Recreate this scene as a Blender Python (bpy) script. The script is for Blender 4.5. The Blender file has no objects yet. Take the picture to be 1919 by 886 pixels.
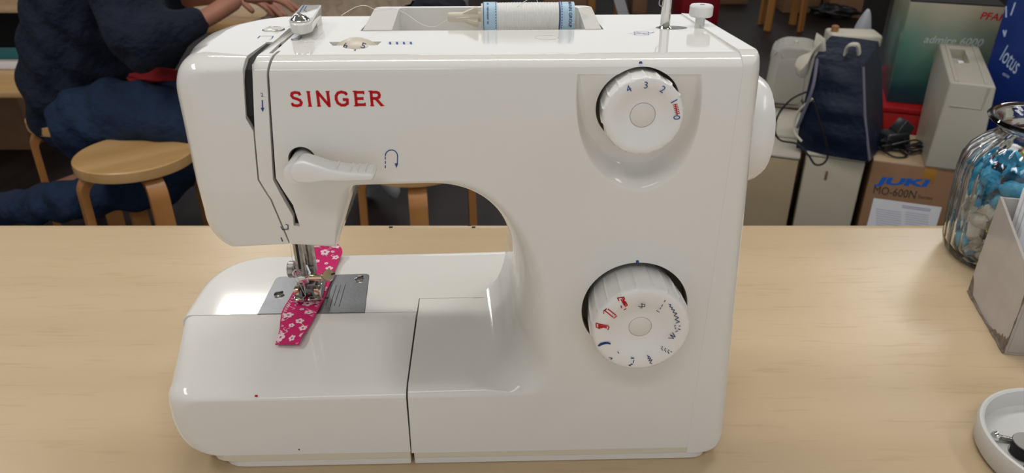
import bpy, bmesh, math, random
from mathutils import Vector, Matrix
from mathutils.geometry import tessellate_polygon
R = math.radians
random.seed(4)
S = bpy.context.scene
COL = S.collection
# ------------------------------------------------------------------ camera
CAMZ, PITCH, FPX = 1.263, 28.0, 1390.0
cd = bpy.data.cameras.new('camera'); cam = bpy.data.objects.new('camera', cd); COL.objects.link(cam)
cam.location = (0, 0, CAMZ); cam.rotation_euler = (R(90-PITCH), 0, 0)
cd.sensor_fit = 'HORIZONTAL'; cd.sensor_width = 36; cd.lens = 36*FPX/1919; cd.clip_start = 0.02
cd.dof.use_dof = True; cd.dof.focus_distance = 0.43; cd.dof.aperture_fstop = 20
S.camera = cam
# ------------------------------------------------------------------ light
S.view_settings.view_transform = 'Standard'; S.view_settings.look = 'None'
S.view_settings.gamma = 1; S.view_settings.use_curve_mapping = False
S.view_settings.exposure = 0.22
w = bpy.data.worlds.new('world'); S.world = w; w.use_nodes = True
w.node_tree.nodes['Background'].inputs[0].default_value = (0.93, 0.96, 1.0, 1)
w.node_tree.nodes['Background'].inputs[1].default_value = 0.62
def area(name, loc, sx, sy, power, col=(1, .985, .955), rot=(0, 0, 0)):
    l = bpy.data.lights.new(name, 'AREA'); l.shape = 'RECTANGLE'; l.size = sx; l.size_y = sy; l.energy = power; l.color = col
    o = bpy.data.objects.new(name, l); COL.objects.link(o); o.location = loc; o.rotation_euler = rot
LAMPS = [(-1.37, 3.30, .36, .20, 7), (2.3, 2.9, 1.2, .5, 16), (-.1, 5.2, 1.2, .4, 12), (-1.9, 1.0, .4, 1.2, 20), (2.0, .2, .3, 1.2, 9), (0.1, 1.2, 1.6, .14, 17), (-.3, -1.0, 1.2, .4, 9)]
for i, (x, y, sx, sy, p) in enumerate(LAMPS): area('ceiling_lamp', (x, y, 2.86), sx, sy, p)
area('rear_fill_light', (0, 8.4, 2.15), 8.5, 1.3, 26, (.93, .97, 1), (R(-90), 0, 0))  # broad cool light added at the back to brighten the arm top

# ------------------------------------------------------------------ helpers
TH = R(PITCH); sn, cs = math.sin(TH), math.cos(TH)
def ray(px, py):
    v = (443-py)/FPX
    return Vector(((px-960)/FPX, cs+v*sn, -sn+v*cs))
def W(px, py, z):
    d = ray(px, py); t = (z-CAMZ)/d.z; return Vector((d.x*t, d.y*t, z))
def WY(px, py, Y):
    d = ray(px, py); t = Y/d.y; return Vector((d.x*t, Y, CAMZ+d.z*t))
YAW = R(1.6); MO = Vector((0, .3632, .9)); MM = Matrix.Translation(MO) @ Matrix.Rotation(YAW, 4, 'Z'); MI = MM.inverted()
CL = MI @ Vector((0, 0, CAMZ)); MR = MI.to_3x3()
def L(px, py, y=0.0):
    "machine-local x,z of a direction of sight at local depth y"
    d = MR @ ray(px, py); t = (y-CL.y)/d.y; p = CL+d*t; return (p.x, p.z)
def LZ(px, py, z):
    d = MR @ ray(px, py); t = (z-CL.z)/d.z; p = CL+d*t; return (p.x, p.y)

def mat(name, col, rough=.5, metal=0., spec=.5, trans=0., alpha=1., ior=1.45, coat=0., bump=None, noise=None, emit=None):
    m = bpy.data.materials.new(name); m.use_nodes = True; nt = m.node_tree; b = nt.nodes['Principled BSDF']
    b.inputs['Base Color'].default_value = (*col, 1); b.inputs['Roughness'].default_value = rough; b.inputs['Metallic'].default_value = metal
    b.inputs['Specular IOR Level'].default_value = spec; b.inputs['Transmission Weight'].default_value = trans; b.inputs['IOR'].default_value = ior
    b.inputs['Alpha'].default_value = alpha; b.inputs['Coat Weight'].default_value = coat
    tc = nt.nodes.new('ShaderNodeTexCoord')
    if noise:
        sc, amt, col2 = noise[:3]; stretch = noise[3] if len(noise) > 3 else (1, 1, 1)
        mp = nt.nodes.new('ShaderNodeMapping'); mp.inputs['Scale'].default_value = stretch
        n = nt.nodes.new('ShaderNodeTexNoise'); n.inputs['Scale'].default_value = sc; n.inputs['Detail'].default_value = 6
        cr = nt.nodes.new('ShaderNodeValToRGB'); cr.color_ramp.elements[0].color = (*col2, 1); cr.color_ramp.elements[1].color = (*col, 1)
        cr.color_ramp.elements[0].position = .5-amt; cr.color_ramp.elements[1].position = .5+amt
        nt.links.new(tc.outputs['Object'], mp.inputs[0]); nt.links.new(mp.outputs[0], n.inputs['Vector']); nt.links.new(n.outputs['Fac'], cr.inputs[0]); nt.links.new(cr.outputs[0], b.inputs['Base Color'])
    if bump:
        sc, st = bump[:2]; n = nt.nodes.new('ShaderNodeTexNoise'); n.inputs['Scale'].default_value = sc; n.inputs['Detail'].default_value = 4
        bp = nt.nodes.new('ShaderNodeBump'); bp.inputs['Strength'].default_value = st; bp.inputs['Distance'].default_value = bump[2] if len(bump) > 2 else .002
        nt.links.new(tc.outputs['Object'], n.inputs['Vector']); nt.links.new(n.outputs['Fac'], bp.inputs['Height']); nt.links.new(bp.outputs[0], b.inputs['Normal'])
    return m

def wood_mat(name, c1, c2, c3, rough=.3, axis='X', scale=1.0, bands=True):
    m = bpy.data.materials.new(name); m.use_nodes = True; nt = m.node_tree; b = nt.nodes['Principled BSDF']; b.inputs['Roughness'].default_value = rough
    tc = nt.nodes.new('ShaderNodeTexCoord')
    st = {'X': (1.2, 26, 26), 'Y': (26, 1.2, 26), 'Z': (26, 26, 1.2)}[axis]
    def nz(stretch, sc, det):
        mp = nt.nodes.new('ShaderNodeMapping'); mp.inputs['Scale'].default_value = stretch
        n = nt.nodes.new('ShaderNodeTexNoise'); n.inputs['Scale'].default_value = sc; n.inputs['Detail'].default_value = det
        nt.links.new(tc.outputs['Object'], mp.inputs[0]); nt.links.new(mp.outputs[0], n.inputs['Vector']); return n
    a = nz(st, .45*scale, 5); f = nz(tuple(q*3 if q > 2 else q*6 for q in st), 3.0*scale, 3)
    r1 = nt.nodes.new('ShaderNodeValToRGB'); r1.color_ramp.elements[0].color = (*c1, 1); r1.color_ramp.elements[1].color = (*c2, 1); r1.color_ramp.elements[0].position = .35; r1.color_ramp.elements[1].position = .65
    nt.links.new(a.outputs['Fac'], r1.inputs[0])
    r2 = nt.nodes.new('ShaderNodeValToRGB'); r2.color_ramp.elements[0].color = (1, 1, 1, 1); r2.color_ramp.elements[1].color = (0, 0, 0, 1); r2.color_ramp.elements[0].position = .30; r2.color_ramp.elements[1].position = .42
    nt.links.new(f.outputs['Fac'], r2.inputs[0])
    mx = nt.nodes.new('ShaderNodeMix'); mx.data_type = 'RGBA'; mx.inputs['B'].default_value = (*c3, 1)
    ml = nt.nodes.new('ShaderNodeMath'); ml.operation = 'MULTIPLY'; ml.inputs[1].default_value = .45
    nt.links.new(r2.outputs[0], ml.inputs[0]); nt.links.new(ml.outputs[0], mx.inputs['Factor']); nt.links.new(r1.outputs[0], mx.inputs['A']); nt.links.new(mx.outputs['Result'], b.inputs['Base Color'])
    return m

WHITE = mat('white_plastic', (.76, .742, .70), .07, spec=.32)
WHITE2 = mat('warm_white_plastic', (.74, .71, .655), .22)
CREAM = mat('aged_cream_plastic', (.66, .59, .48), .35)
CREAM2 = mat('yellowed_plastic_strip', (.70, .63, .50), .3)
DIALW = mat('dial_white_plastic', (.80, .785, .76), .2)
TRANSL = mat('milky_white_plastic', (.82, .82, .80), .3)
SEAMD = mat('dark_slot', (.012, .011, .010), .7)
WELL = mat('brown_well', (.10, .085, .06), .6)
BLUE = mat('blue_print', (.02, .07, .28), .5); BLUED = mat('dark_blue_print', (.03, .045, .12), .5)
RED = mat('red_print', (.50, .006, .012), .6, spec=.2)
CHROME = mat('chrome', (.75, .75, .74), .12, 1.0)
STEEL = mat('worn_steel', (.48, .46, .43), .3, 1.0, noise=(300, .25, (.25, .23, .21)))
DSTEEL = mat('dark_steel', (.22, .21, .20), .35, 1.0)
PLATE = mat('brushed_steel_plate', (.34, .35, .36), .33, .85, noise=(60, .3, (.28, .29, .30)), bump=(500, .06))
GOLD = mat('brass_tinted_steel', (.75, .62, .42), .2, 1.0)
THREAD = mat('white_thread', (.85, .84, .81), .8)
BEECH = wood_mat('beech_laminate', (.53, .395, .24), (.61, .465, .295), (.46, .33, .19), .28)
BEECHE = wood_mat('beech_edge', (.52, .33, .17), (.62, .42, .24), (.40, .24, .11), .3)
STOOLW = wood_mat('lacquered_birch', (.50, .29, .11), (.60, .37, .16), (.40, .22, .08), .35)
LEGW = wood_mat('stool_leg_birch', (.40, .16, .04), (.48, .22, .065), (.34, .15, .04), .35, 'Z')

def new_obj(name, me, m, parent=None, smooth=35):
    o = bpy.data.objects.new(name, me); COL.objects.link(o)
    if m is not None:
        for q in (m if isinstance(m, (list, tuple)) else [m]): me.materials.append(q)
    if parent is not None: o.parent = parent
    if smooth is not None and len(me.polygons):
        for p in me.polygons: p.use_smooth = True
        me.set_sharp_from_angle(angle=R(smooth))
    return o
def obj(name, bm, m, parent=None, smooth=35, wn=False):
    me = bpy.data.meshes.new(name); bmesh.ops.recalc_face_normals(bm, faces=bm.faces); bm.to_mesh(me); bm.free()
    o = new_obj(name, me, m, parent, smooth)
    if wn:
        md = o.modifiers.new('wn', 'WEIGHTED_NORMAL'); md.keep_sharp = True; md.weight = 90
    return o
def thing(name, label, cat, loc=(0, 0, 0), rotz=0, group=None):
    o = bpy.data.objects.new(name, None); COL.objects.link(o); o.location = loc; o.rotation_euler = (0, 0, rotz); o.empty_display_size = .05
    o['label'] = label; o['category'] = cat
    if group: o['group'] = group
    return o
def tag(o, label, cat, group=None):
    o['label'] = label; o['category'] = cat
    if group: o['group'] = group
    return o
def struct(o): o['kind'] = 'structure'; return o
def dup(root, loc, rotz, label=None):
    r = root.copy(); COL.objects.link(r); r.location = loc; r.rotation_euler = (0, 0, rotz)
    if label: r['label'] = label
    for ch in list(root.children):
        c = ch.copy(); COL.objects.link(c); c.parent = r
        for g in ch.children:
            d = g.copy(); COL.objects.link(d); d.parent = c
    return r

def add_box(bm, x0, x1, y0, y1, z0, z1, bev=0, seg=2, M=None):
    b2 = bmesh.new(); bmesh.ops.create_cube(b2, size=1)
    for v in b2.verts: v.co = Vector(((x0+x1)/2+v.co.x*(x1-x0), (y0+y1)/2+v.co.y*(y1-y0), (z0+z1)/2+v.co.z*(z1-z0)))
    if bev: bmesh.ops.bevel(b2, geom=b2.edges[:], offset=bev, segments=seg, affect='EDGES', profile=.5)
    if M is not None: bmesh.ops.transform(b2, matrix=M, verts=b2.verts)
    me = bpy.data.meshes.new('t'); b2.to_mesh(me); b2.free(); bm.from_mesh(me); bpy.data.meshes.remove(me); return bm
def box(*a, **k): return add_box(bmesh.new(), *a, **k)
def add_lathe(bm, prof, n=48, M=None, mod=None, caps=True):
    "prof: (r, h) pairs round the z axis"
    rings = []
    for (r, h) in prof:
        ring = []
        for i in range(n):
            a = 2*math.pi*i/n; rr = r*(mod(a, r, h) if mod else 1)
            p = Vector((rr*math.cos(a), rr*math.sin(a), h)); ring.append(bm.verts.new(M @ p if M is not None else p))
        rings.append(ring)
    for a, b in zip(rings, rings[1:]):
        for i in range(n): bm.faces.new((a[i], a[(i+1) % n], b[(i+1) % n], b[i]))
    if caps: bm.faces.new(rings[0][::-1]); bm.faces.new(rings[-1])
    return bm
def lathe(*a, **k): return add_lathe(bmesh.new(), *a, **k)
MY = Matrix.Rotation(R(90), 4, 'X')      # lathe axis z -> -y (towards the viewer)
def at(x, y, z): return Matrix.Translation((x, y, z))
def add_tube(bm, pts, r, n=8, closed=False, flat=None):
    pts = [Vector(p) for p in pts]; rs = r if isinstance(r, (list, tuple)) else [r]*len(pts); rings = []; up = None
    for i, p in enumerate(pts):
        d = (pts[min(i+1, len(pts)-1)]-pts[max(i-1, 0)]).normalized()
        if up is None: up = d.orthogonal().normalized()
        up = (up-d*up.dot(d)).normalized(); s = d.cross(up)
        rings.append([bm.verts.new(p+(up*math.cos(2*math.pi*k/n)+s*math.sin(2*math.pi*k/n))*rs[i]) for k in range(n)])
    for a, b in zip(rings, rings[1:]):
        for i in range(n): bm.faces.new((a[i], a[(i+1) % n], b[(i+1) % n], b[i]))
    bm.faces.new(rings[0][::-1]); bm.faces.new(rings[-1]); return bm
def tube(*a, **k): return add_tube(bmesh.new(), *a, **k)
def smooth_path(pts, n=8):
    pts = [Vector(p) for p in pts]; out = []
    for i in range(len(pts)-1):
        p0 = pts[max(i-1, 0)]; p1 = pts[i]; p2 = pts[i+1]; p3 = pts[min(i+2, len(pts)-1)]
        for k in range(n):
            t = k/n; out.append(.5*((2*p1)+(-p0+p2)*t+(2*p0-5*p1+4*p2-p3)*t*t+(-p0+3*p1-3*p2+p3)*t**3))
    return out+[pts[-1]]
def bez(p, t):
    p = [Vector(q) for q in p]
    while len(p) > 1: p = [a.lerp(b, t) for a, b in zip(p, p[1:])]
    return p[0]
def prism(poly, d0, d1, fn, bev=0, seg=2):
    "poly of (a,b); fn(a,b,depth)->xyz"
    bm = bmesh.new(); A = [bm.verts.new(fn(a, b, d0)) for a, b in poly]; B = [bm.verts.new(fn(a, b, d1)) for a, b in poly]
    bm.faces.new(A); bm.faces.new(B[::-1]); n = len(A)
    for i in range(n): bm.faces.new((A[i], B[i], B[(i+1) % n], A[(i+1) % n]))
    bmesh.ops.recalc_face_normals(bm, faces=bm.faces)
    if bev: bmesh.ops.bevel(bm, geom=bm.edges[:], offset=bev, segments=seg, affect='EDGES', profile=.5)
    return bm
FXZ = lambda a, b, d: (a, d, b)
FXY = lambda a, b, d: (a, b, d)
def rpoly(pts, r, n=5):
    "round the corners of a polygon"
    out = []; N = len(pts)
    for i, p in enumerate(pts):
        p = Vector(p); a = Vector(pts[i-1])-p; b = Vector(pts[(i+1) % N])-p; rr = r[i] if isinstance(r, (list, tuple)) else r
        if rr <= 0: out.append(tuple(p)); continue
        rr = min(rr, a.length*.49, b.length*.49); s = p+a.normalized()*rr; e = p+b.normalized()*rr
        for k in range(n+1): out.append(tuple(bez([s, p, e], k/n)))
    return out
def loft(segs, y0=0.0, K=8, fn=FXZ, fcuts={}):
    """shell with a flat front (F), an elliptic edge rounding to O at depth oy, then a wall to B at depth by"""
    F = []; O = []; B = []; oy = []; by = []
    for s in segs:
        n = s.get('n', 1)
        for i in range(n):
            t = i/n; F.append(bez(s['F'], t)); O.append(bez(s.get('O', s['F']), t)); B.append(bez(s.get('B', s.get('O', s['F'])), t))
            a, b = s.get('oy', (.001, .001)); oy.append(a+(b-a)*t); a, b = s.get('by', (.135, .135)); by.append(a+(b-a)*t)
    bm = bmesh.new(); rings = []; N = len(F)
    for k in range(K, -1, -1):
        t = math.pi/2*k/K
        rings.append([bm.verts.new(fn(*(O[i]+(F[i]-O[i])*(1-math.cos(t))), y0+oy[i]*(1-math.sin(t)))) for i in range(N)])
    rings.append([bm.verts.new(fn(*B[i], by[i])) for i in range(N)])
    for a, b in zip(rings, rings[1:]):
        for i in range(N): bm.faces.new((a[i], a[(i+1) % N], b[(i+1) % N], b[i]))
    for ring, C in ((rings[0], F), (rings[-1], B)):
        for t in tessellate_polygon([[Vector((p.x, p.y, 0)) for p in C]]):
            try: bm.faces.new([ring[i] for i in t])
            except ValueError: pass
    for xx in fcuts.get('x', []): bmesh.ops.bisect_plane(bm, geom=bm.verts[:]+bm.edges[:]+bm.faces[:], plane_co=(xx, 0, 0), plane_no=(1, 0, 0), dist=1e-6)
    for zz_ in fcuts.get('z', []): bmesh.ops.bisect_plane(bm, geom=bm.verts[:]+bm.edges[:]+bm.faces[:], plane_co=(0, 0, zz_), plane_no=(0, 0, 1), dist=1e-6)
    if fcuts: bmesh.ops.dissolve_limit(bm, angle_limit=R(.2), verts=bm.verts, edges=[e for e in bm.edges if not any(abs(e.verts[0].co.z-z)+abs(e.verts[1].co.z-z) < 1e-5 for z in fcuts['z'])])
    bmesh.ops.recalc_face_normals(bm, faces=bm.faces)
    return bm
def cut(o, bm, op='DIFFERENCE', m=None):
    me = bpy.data.meshes.new('cut'); bmesh.ops.recalc_face_normals(bm, faces=bm.faces); bm.to_mesh(me); bm.free()
    c = bpy.data.objects.new('cutter', me); COL.objects.link(c); c.parent = o.parent
    mods = [(x.name, x.type) for x in o.modifiers]
    for x in list(o.modifiers): o.modifiers.remove(x)
    md = o.modifiers.new('b', 'BOOLEAN'); md.object = c; md.operation = op; md.solver = 'EXACT'
    bpy.context.view_layer.update(); dg = bpy.context.evaluated_depsgraph_get()
    nm = bpy.data.meshes.new_from_object(o.evaluated_get(dg)); o.modifiers.clear(); o.data = nm
    bpy.data.objects.remove(c); 
    for p in nm.polygons: p.use_smooth = True
    nm.set_sharp_from_angle(angle=R(35))
    if mods:
        md = o.modifiers.new('wn', 'WEIGHTED_NORMAL'); md.keep_sharp = True; md.weight = 90
def stroke(bm, pts, w, fn, d=0.0, th=.00015, serif=0):
    "flat printed ribbon through 2D pts"
    pts = [Vector(p) for p in pts]
    for a, b in zip(pts, pts[1:]):
        if (b-a).length < 1e-9: continue
        t = (b-a).normalized(); n = Vector((-t.y, t.x))*w/2; e = t*w*.25
        q = [a-e+n, b+e+n, b+e-n, a-e-n]
        v = [bm.verts.new(fn(p.x, p.y, d)) for p in q]; bm.faces.new(v)
    return bm
def text_mesh(txt, size, bold=0.0, align='CENTER', sx=1.0):
    c = bpy.data.curves.new('t', 'FONT'); c.body = txt; c.size = size; c.align_x = align; c.align_y = 'CENTER'; c.offset = bold; c.resolution_u = 3
    o = bpy.data.objects.new('t', c); COL.objects.link(o); bpy.context.view_layer.update()
    me = bpy.data.meshes.new_from_object(o.evaluated_get(bpy.context.evaluated_depsgraph_get())); bpy.data.objects.remove(o)
    for v in me.vertices: v.co.x *= sx
    return me
def text_obj(name, txt, size, m, parent, M, bold=0.0, align='CENTER', sx=1.0, warp=None):
    me = text_mesh(txt, size, bold, align, sx)
    if warp:
        bm = bmesh.new(); bm.from_mesh(me); 
        bmesh.ops.triangulate(bm, faces=bm.faces)
        bmesh.ops.subdivide_edges(bm, edges=bm.edges[:], cuts=1)
        for v in bm.verts: v.co = Vector(warp(v.co.x, v.co.y))
        bm.to_mesh(me); bm.free()
    else: me.transform(M)
    me.materials.clear()
    return new_obj(name, me, m, parent, None)
UPXZ = Matrix.Rotation(R(90), 4, 'X')   # text lying in xy -> standing, facing -y

# ================================================================== ROOM
FLOORM = wood_mat('dark_floor', (.016, .010, .009), (.028, .019, .017), (.010, .007, .006), .5, 'Y', 1.0)
FLOORM.node_tree.nodes['Principled BSDF'].inputs['Specular IOR Level'].default_value = .22
WALLM = mat('painted_wall', (.55, .53, .50), .8)
struct(obj('floor', box(-5, 5, -2.5, 8.5, -.05, 0), FLOORM))
struct(obj('wall_back', box(-5, 5, 8.5, 8.6, 0, 2.95), WALLM))
struct(obj('wall_left', box(-5.1, -5, -2.5, 8.6, 0, 2.95), WALLM))
struct(obj('wall_right', box(5, 5.1, -2.5, 8.6, 0, 2.95), WALLM))
struct(obj('ceiling', box(-5, 5, -2.5, 8.6, 2.95, 3.0), mat('ceiling_white', (.7, .7, .68), .8)))

# table
TB = thing('work_table', 'pale beech laminate table top carrying the white sewing machine', 'table', (0, 0, 0))
def tabletop():
    prof = [(-.30, .872), (-.30, .900), (.700, .900), (.7045, .9008), (.708, .8996), (.7105, .896), (.7105, .874), (.709, .872)]
    bm = bmesh.new(); A = [bm.verts.new((-1.6, y, z)) for y, z in prof]; B = [bm.verts.new((1.6, y, z)) for y, z in prof]
    n = len(A); bm.faces.new(A); bm.faces.new(B[::-1])
    for i in range(n): bm.faces.new((A[i], B[i], B[(i+1) % n], A[(i+1) % n]))
    return bm
obj('tabletop', tabletop(), BEECH, TB)
bm = bmesh.new()
for px, py in [(733, 426), (888, 426), (880, 422)]:
    p = W(px, py, .9003); bm = bmesh.new(); add_box(bm, p.x-.002, p.x+.002, p.y-.0012, p.y+.0012, .8995, .9012, .0004); obj('edge_chip', bm, SEAMD, TB)
for x in (-1.5, 1.5):
    for y in (-.2, .62): obj('leg', box(x-.03, x+.03, y-.03, y+.03, 0, .872, .004), BEECHE, TB)

# ================================================================== SEWING MACHINE
SM = thing('sewing_machine', 'white domestic sewing machine with two round dials and red lettering, on the beech table', 'sewing machine', MO, YAW)
TT = .0665; DZ = TT-.0627
ZF, ZT, ZB = .2614, .2686, .2625      # face top, arm top front, arm top rear
XR = .1155
def leany(z): h = .2005-z; return 0 if h <= 0 else (.12*h*h/.0072 if h < .0036 else .12*(h-.0018))
def f(px, py):
    "point on the machine's face; left of the opening the lower face leans back"
    p = L(px, py, 0)
    if p[0] < -.0735 and p[1] > .13:
        for _ in range(5): p = L(px, py, leany(p[1]))
    return p
# ---- slots traced on the face
s1L = [(482, 79), (457, 108), (455, 130), (461, 222), (475, 246), (479, 293), (483, 337), (507, 375), (521, 408), (542, 458)]
s1R = [(497, 79), (480, 103), (473, 121), (476, 200), (478, 250), (482, 293), (486, 336), (510, 374), (524, 407), (545, 458)]
s2L = [(501.5, 80), (500.5, 104), (500, 138), (505, 220), (512, 337), (549, 405), (551, 423)]
s2R = [(508, 80), (506, 104), (504, 138), (509, 220), (517, 334), (549, 384), (562, 424)]
def poly_seg(pts_px, o=None, **k):
    "straight segments along px points on the face (F=O apart from a small edge)"
    P = [f(*p) for p in pts_px]; out = []
    for a, b in zip(P, P[1:]): out.append(dict(F=[a, b], n=max(1, int((Vector(a)-Vector(b)).length/.006)), **k))
    return out
# ---- main body
LEANC = dict(z=[.2005-.0012*i for i in range(4)], x=[-.074])
def body_bm():
    segs = []
    xs = f(480, 100)[0]+.0005
    # down->up the slot edge (from the bottom of the head to the top)
    up = poly_seg([(545, 457), (524, 407), (510, 374), (486, 336), (482, 293), (478, 250), (476, 200), (473, 121)], oy=(.0012, .0012))
    segs += up
    a = f(473, 121); xa = a[0]
    segs += [dict(F=[a, (xa, ZF)], O=[a, (xa, ZT)], B=[a, (xa, ZB)], n=4, oy=(.0012, .012))]
    segs += [dict(F=[(xa, ZF), (XR, ZF)], O=[(xa, ZT), (XR, ZT)], B=[(xa, ZB), (XR, ZB)], n=24, oy=(.012, .012))]
    segs += [dict(F=[(XR, ZF), (XR, .2)], O=[(XR, ZT), (XR, .2)], B=[(XR, ZB), (XR, .2)], n=6, oy=(.012, .001))]
    b = f(1320, 846); zb = f(950, 845)[1]; xsm = f(772.2, 851)[0]
    segs += [dict(F=[(XR, .2), (XR, zb)], n=6), dict(F=[(XR, zb), (xsm, zb)], n=6)]
    zt = f(880, 746)[1]; T2 = TT
    segs += [dict(F=[(xsm, zb), (xsm+.0005, zt)], O=[(xsm, zb), (xsm+.0005, T2-.004)], B=[(xsm, zb), (xsm+.0005, T2)], n=3, oy=(.001, .010), by=(.099, .099))]
    c = f(985, 742)
    segs += [dict(F=[(xsm+.0005, zt), c], O=[(xsm+.0005, T2-.004), (-.028, T2-.003)], B=[(xsm+.0005, T2), (-.030, T2)], n=12, oy=(.010, .012), by=(.099, .099))]
    w0 = f(1044, 690)
    segs += [dict(F=[c, f(1046, 738), w0], O=[(-.028, T2-.003), (.004, .058), (.0035, .092)], B=[(-.030, T2), (-.004, .0625), (-.001, .090)], n=14, oy=(.012, .05), by=(.099, .132))]
    w1 = f(1028, 540)
    segs += [dict(F=[w0, w1], O=[(.0035, .092), (.002, .130)], B=[(-.001, .090), (.001, .130)], n=8, oy=(.05, .05), by=(.132, .132))]
    segs += [dict(F=[w1, f(1005, 430), f(935, 352), f(870, 337)], O=[(.002, .130), (-.001, .180), (-.016, .2005), (-.052, .2008)], B=[(.001, .130), (-.001, .180), (-.016, .2005), (-.052, .2008)], n=20, oy=(.05, .008), by=(.132, .132))]
    e = f(668, 340)
    segs += [dict(F=[f(870, 337), e], O=[(-.052, .2008), (e[0], .2008)], n=14, oy=(.008, .004))]
    q1 = f(629, 384); q0 = f(628, 457); o1 = (q1[0]+.008, q1[1]+.002); o0 = L(632, 459, .013)
    segs += [dict(F=[e, f(640, 342), q1], O=[(e[0], .2008), (e[0]-.004, .2005), o1], n=10, oy=(.004, .012))]
    segs += [dict(F=[q1, q0], O=[o1, o0], n=5, oy=(.012, .012), by=(.11, .11))]
    segs += [dict(F=[q0, f(545, 457)], O=[o0, f(545, 457)], n=4, oy=(.012, .0012), by=(.11, .11))]
    return loft(segs, fcuts=LEANC)
BD = obj('body_shell', body_bm(), WHITE, SM, wn=True)
# slot 2 and the groove it runs into on top
def gtop(px, py): return LZ(px, py, .2675)
cut(BD, prism([gtop(505, 103), gtop(512.5, 103), gtop(529, 84), gtop(551, 57), gtop(546, 57), gtop(524, 80)], .2595, .28, FXY))
cut(BD, prism([f(*p) for p in s2L]+[f(p[0]+.6, p[1]) for p in s2R[::-1]], -.01, .022, FXZ))
def gtop(px, py): return LZ(px, py, .2675)
# slot 1 widens at the top
# D shaped scoop round the upper dial
Up = [(1081, 139), (1080, 200), (1092, 272), (1128, 330), (1200, 362), (1268, 330), (1302, 272), (1316, 200), (1318, 139)]
Ip = [(1087, 139), (1087, 200), (1103, 252), (1140, 297), (1197, 318), (1250, 297), (1287, 250), (1304, 200), (1307, 139)]
def scoop():
    U = smooth_path([Vector((*f(*p), 0)) for p in Up], 6); I = smooth_path([Vector((*f(*p), 0)) for p in Ip], 6)
    zt = U[0].z if False else max(u.y for u in U); zb = min(u.y for u in I); dm = .0125
    def dep(z): return .0004+dm*min(1, max(0, (zt-z)/(zt-zb)))**.8
    bm = bmesh.new(); rings = []
    K = 8
    rings.append([bm.verts.new((u.x+(u.x-i.x)*.1, -.004, u.y+(u.y-i.y)*.1)) for u, i in zip(U, I)])
    for k in range(K+1):
        t = k/K; r = []
        for u, i in zip(U, I):
            p = u.lerp(i, t); s = (1-math.cos(math.pi*t))/2
            r.append(bm.verts.new((p.x, -.00005+dep(i.y)*s, p.y)))
        rings.append(r)
    n = len(U)
    for a, b in zip(rings, rings[1:]):
        for i in range(n): bm.faces.new((a[i], a[(i+1) % n], b[(i+1) % n], b[i]))
    bm.faces.new(rings[0][::-1]); g = bm.faces.new(rings[-1]); bmesh.ops.triangulate(bm, faces=[g, bm.faces[-2]] if False else [g])
    return bm
cut(BD, scoop())
D1 = L(1198.5, 204.5, .0); D2 = L(1189.5, 578, 0); print('D', D1, D2, L(900, 137, 0), LZ(600, 587, .0627), L(600, 587, .077), L(1378, 140, 0))
cut(BD, lathe([(.0217, -.05), (.0217, .013)], 64, at(D1[0], 0, D1[1]) @ Matrix.Rotation(R(-90), 4, 'X')))
cut(BD, lathe([(.0312, -.05), (.0312, .013)], 72, at(D2[0], 0, D2[1]) @ Matrix.Rotation(R(-90), 4, 'X')))
# tension slot on top
ta = LZ(618, 84, .2665); tb = LZ(716, 84, .2665)
cut(BD, prism([LZ(617, 79, .2668), LZ(624, 88, .2668), LZ(708, 87, .2668), LZ(716, 78, .2668)], .25, .28, FXY))
# lever hole
LV = f(567, 301)
cut(BD, lathe([(.0072, -.05), (.0072, .012)], 40, at(LV[0], 0, LV[1]+.0005) @ Matrix.Rotation(R(-90), 4, 'X')))
# handle notch and bobbin winder slot
HY0 = .0795
cut(BD, box(-.0868, .0565, HY0, .2, .243, .30))
wc = LZ(1259, 47, .2665)
cut(BD, prism([(wc[0]+.0095*math.cos(a*math.pi/16), wc[1]+.0068*math.sin(a*math.pi/16)) for a in range(32)], .262, .28, FXY))
BDd = [v for v in BD.data.vertices]
# the lower head leans back a little; below the crease everything right of the slot too
def lean(o):
    "the lower head leans back a little below its crease"
    me = o.data; zc = .2005
    for v in me.vertices:
        if v.co.x < -.0735 and v.co.y < .03:
            h = zc-v.co.z
            if h > 0: v.co.y += .12*h*h/.0072 if h < .0036 else .12*(h-.0018)
lean(BD)
# ---- face cover (left end of the head)
def cover_bm():
    XL = -.1750
    a = f(455, 130); b0 = f(542, 457)
    segs = poly_seg([(542, 457), (521, 408), (507, 375), (483, 337), (479, 293), (475, 246), (461, 222), (455, 130)], oy=(.0012, .0012))
    segs += [dict(F=[a, (a[0]-.0002, ZF)], O=[a, (a[0], ZT)], B=[a, (a[0], ZB)], n=4, oy=(.0012, .012))]
    segs += [dict(F=[(a[0]-.0002, ZF), (-.147, ZF)], O=[(a[0], ZT), (-.155, ZT)], B=[(a[0], ZB), (-.160, ZB)], n=8, oy=(.012, .020))]
    segs += [dict(F=[(-.147, ZF), (-.157, ZF), (-.157, .250)], O=[(-.155, ZT), (XL, ZT), (XL, .244)], B=[(-.160, ZB), (XL, ZB), (XL, .248)], n=12, oy=(.020, .030))]
    segs += [dict(F=[(-.157, .250), (-.157, .180)], O=[(XL, .244), (XL, .182)], n=10, oy=(.03, .03))]
    p5 = L(431, 455, .014); p6 = L(438, 459, .010)
    segs += [dict(F=[(-.157, .180), (-.157, .170), f(441, 453)], O=[(XL, .182), (XL, .168), p5], n=10, oy=(.03, .012), by=(.135, .11))]
    segs += [dict(F=[f(441, 453), f(447, 458)], O=[p5, p6], n=3, oy=(.012, .006), by=(.11, .11))]
    segs += [dict(F=[f(447, 458), b0], O=[p6, b0], n=6, oy=(.006, .0012), by=(.11, .11))]
    return loft(segs, fcuts=LEANC)
cbm = cover_bm()
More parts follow.
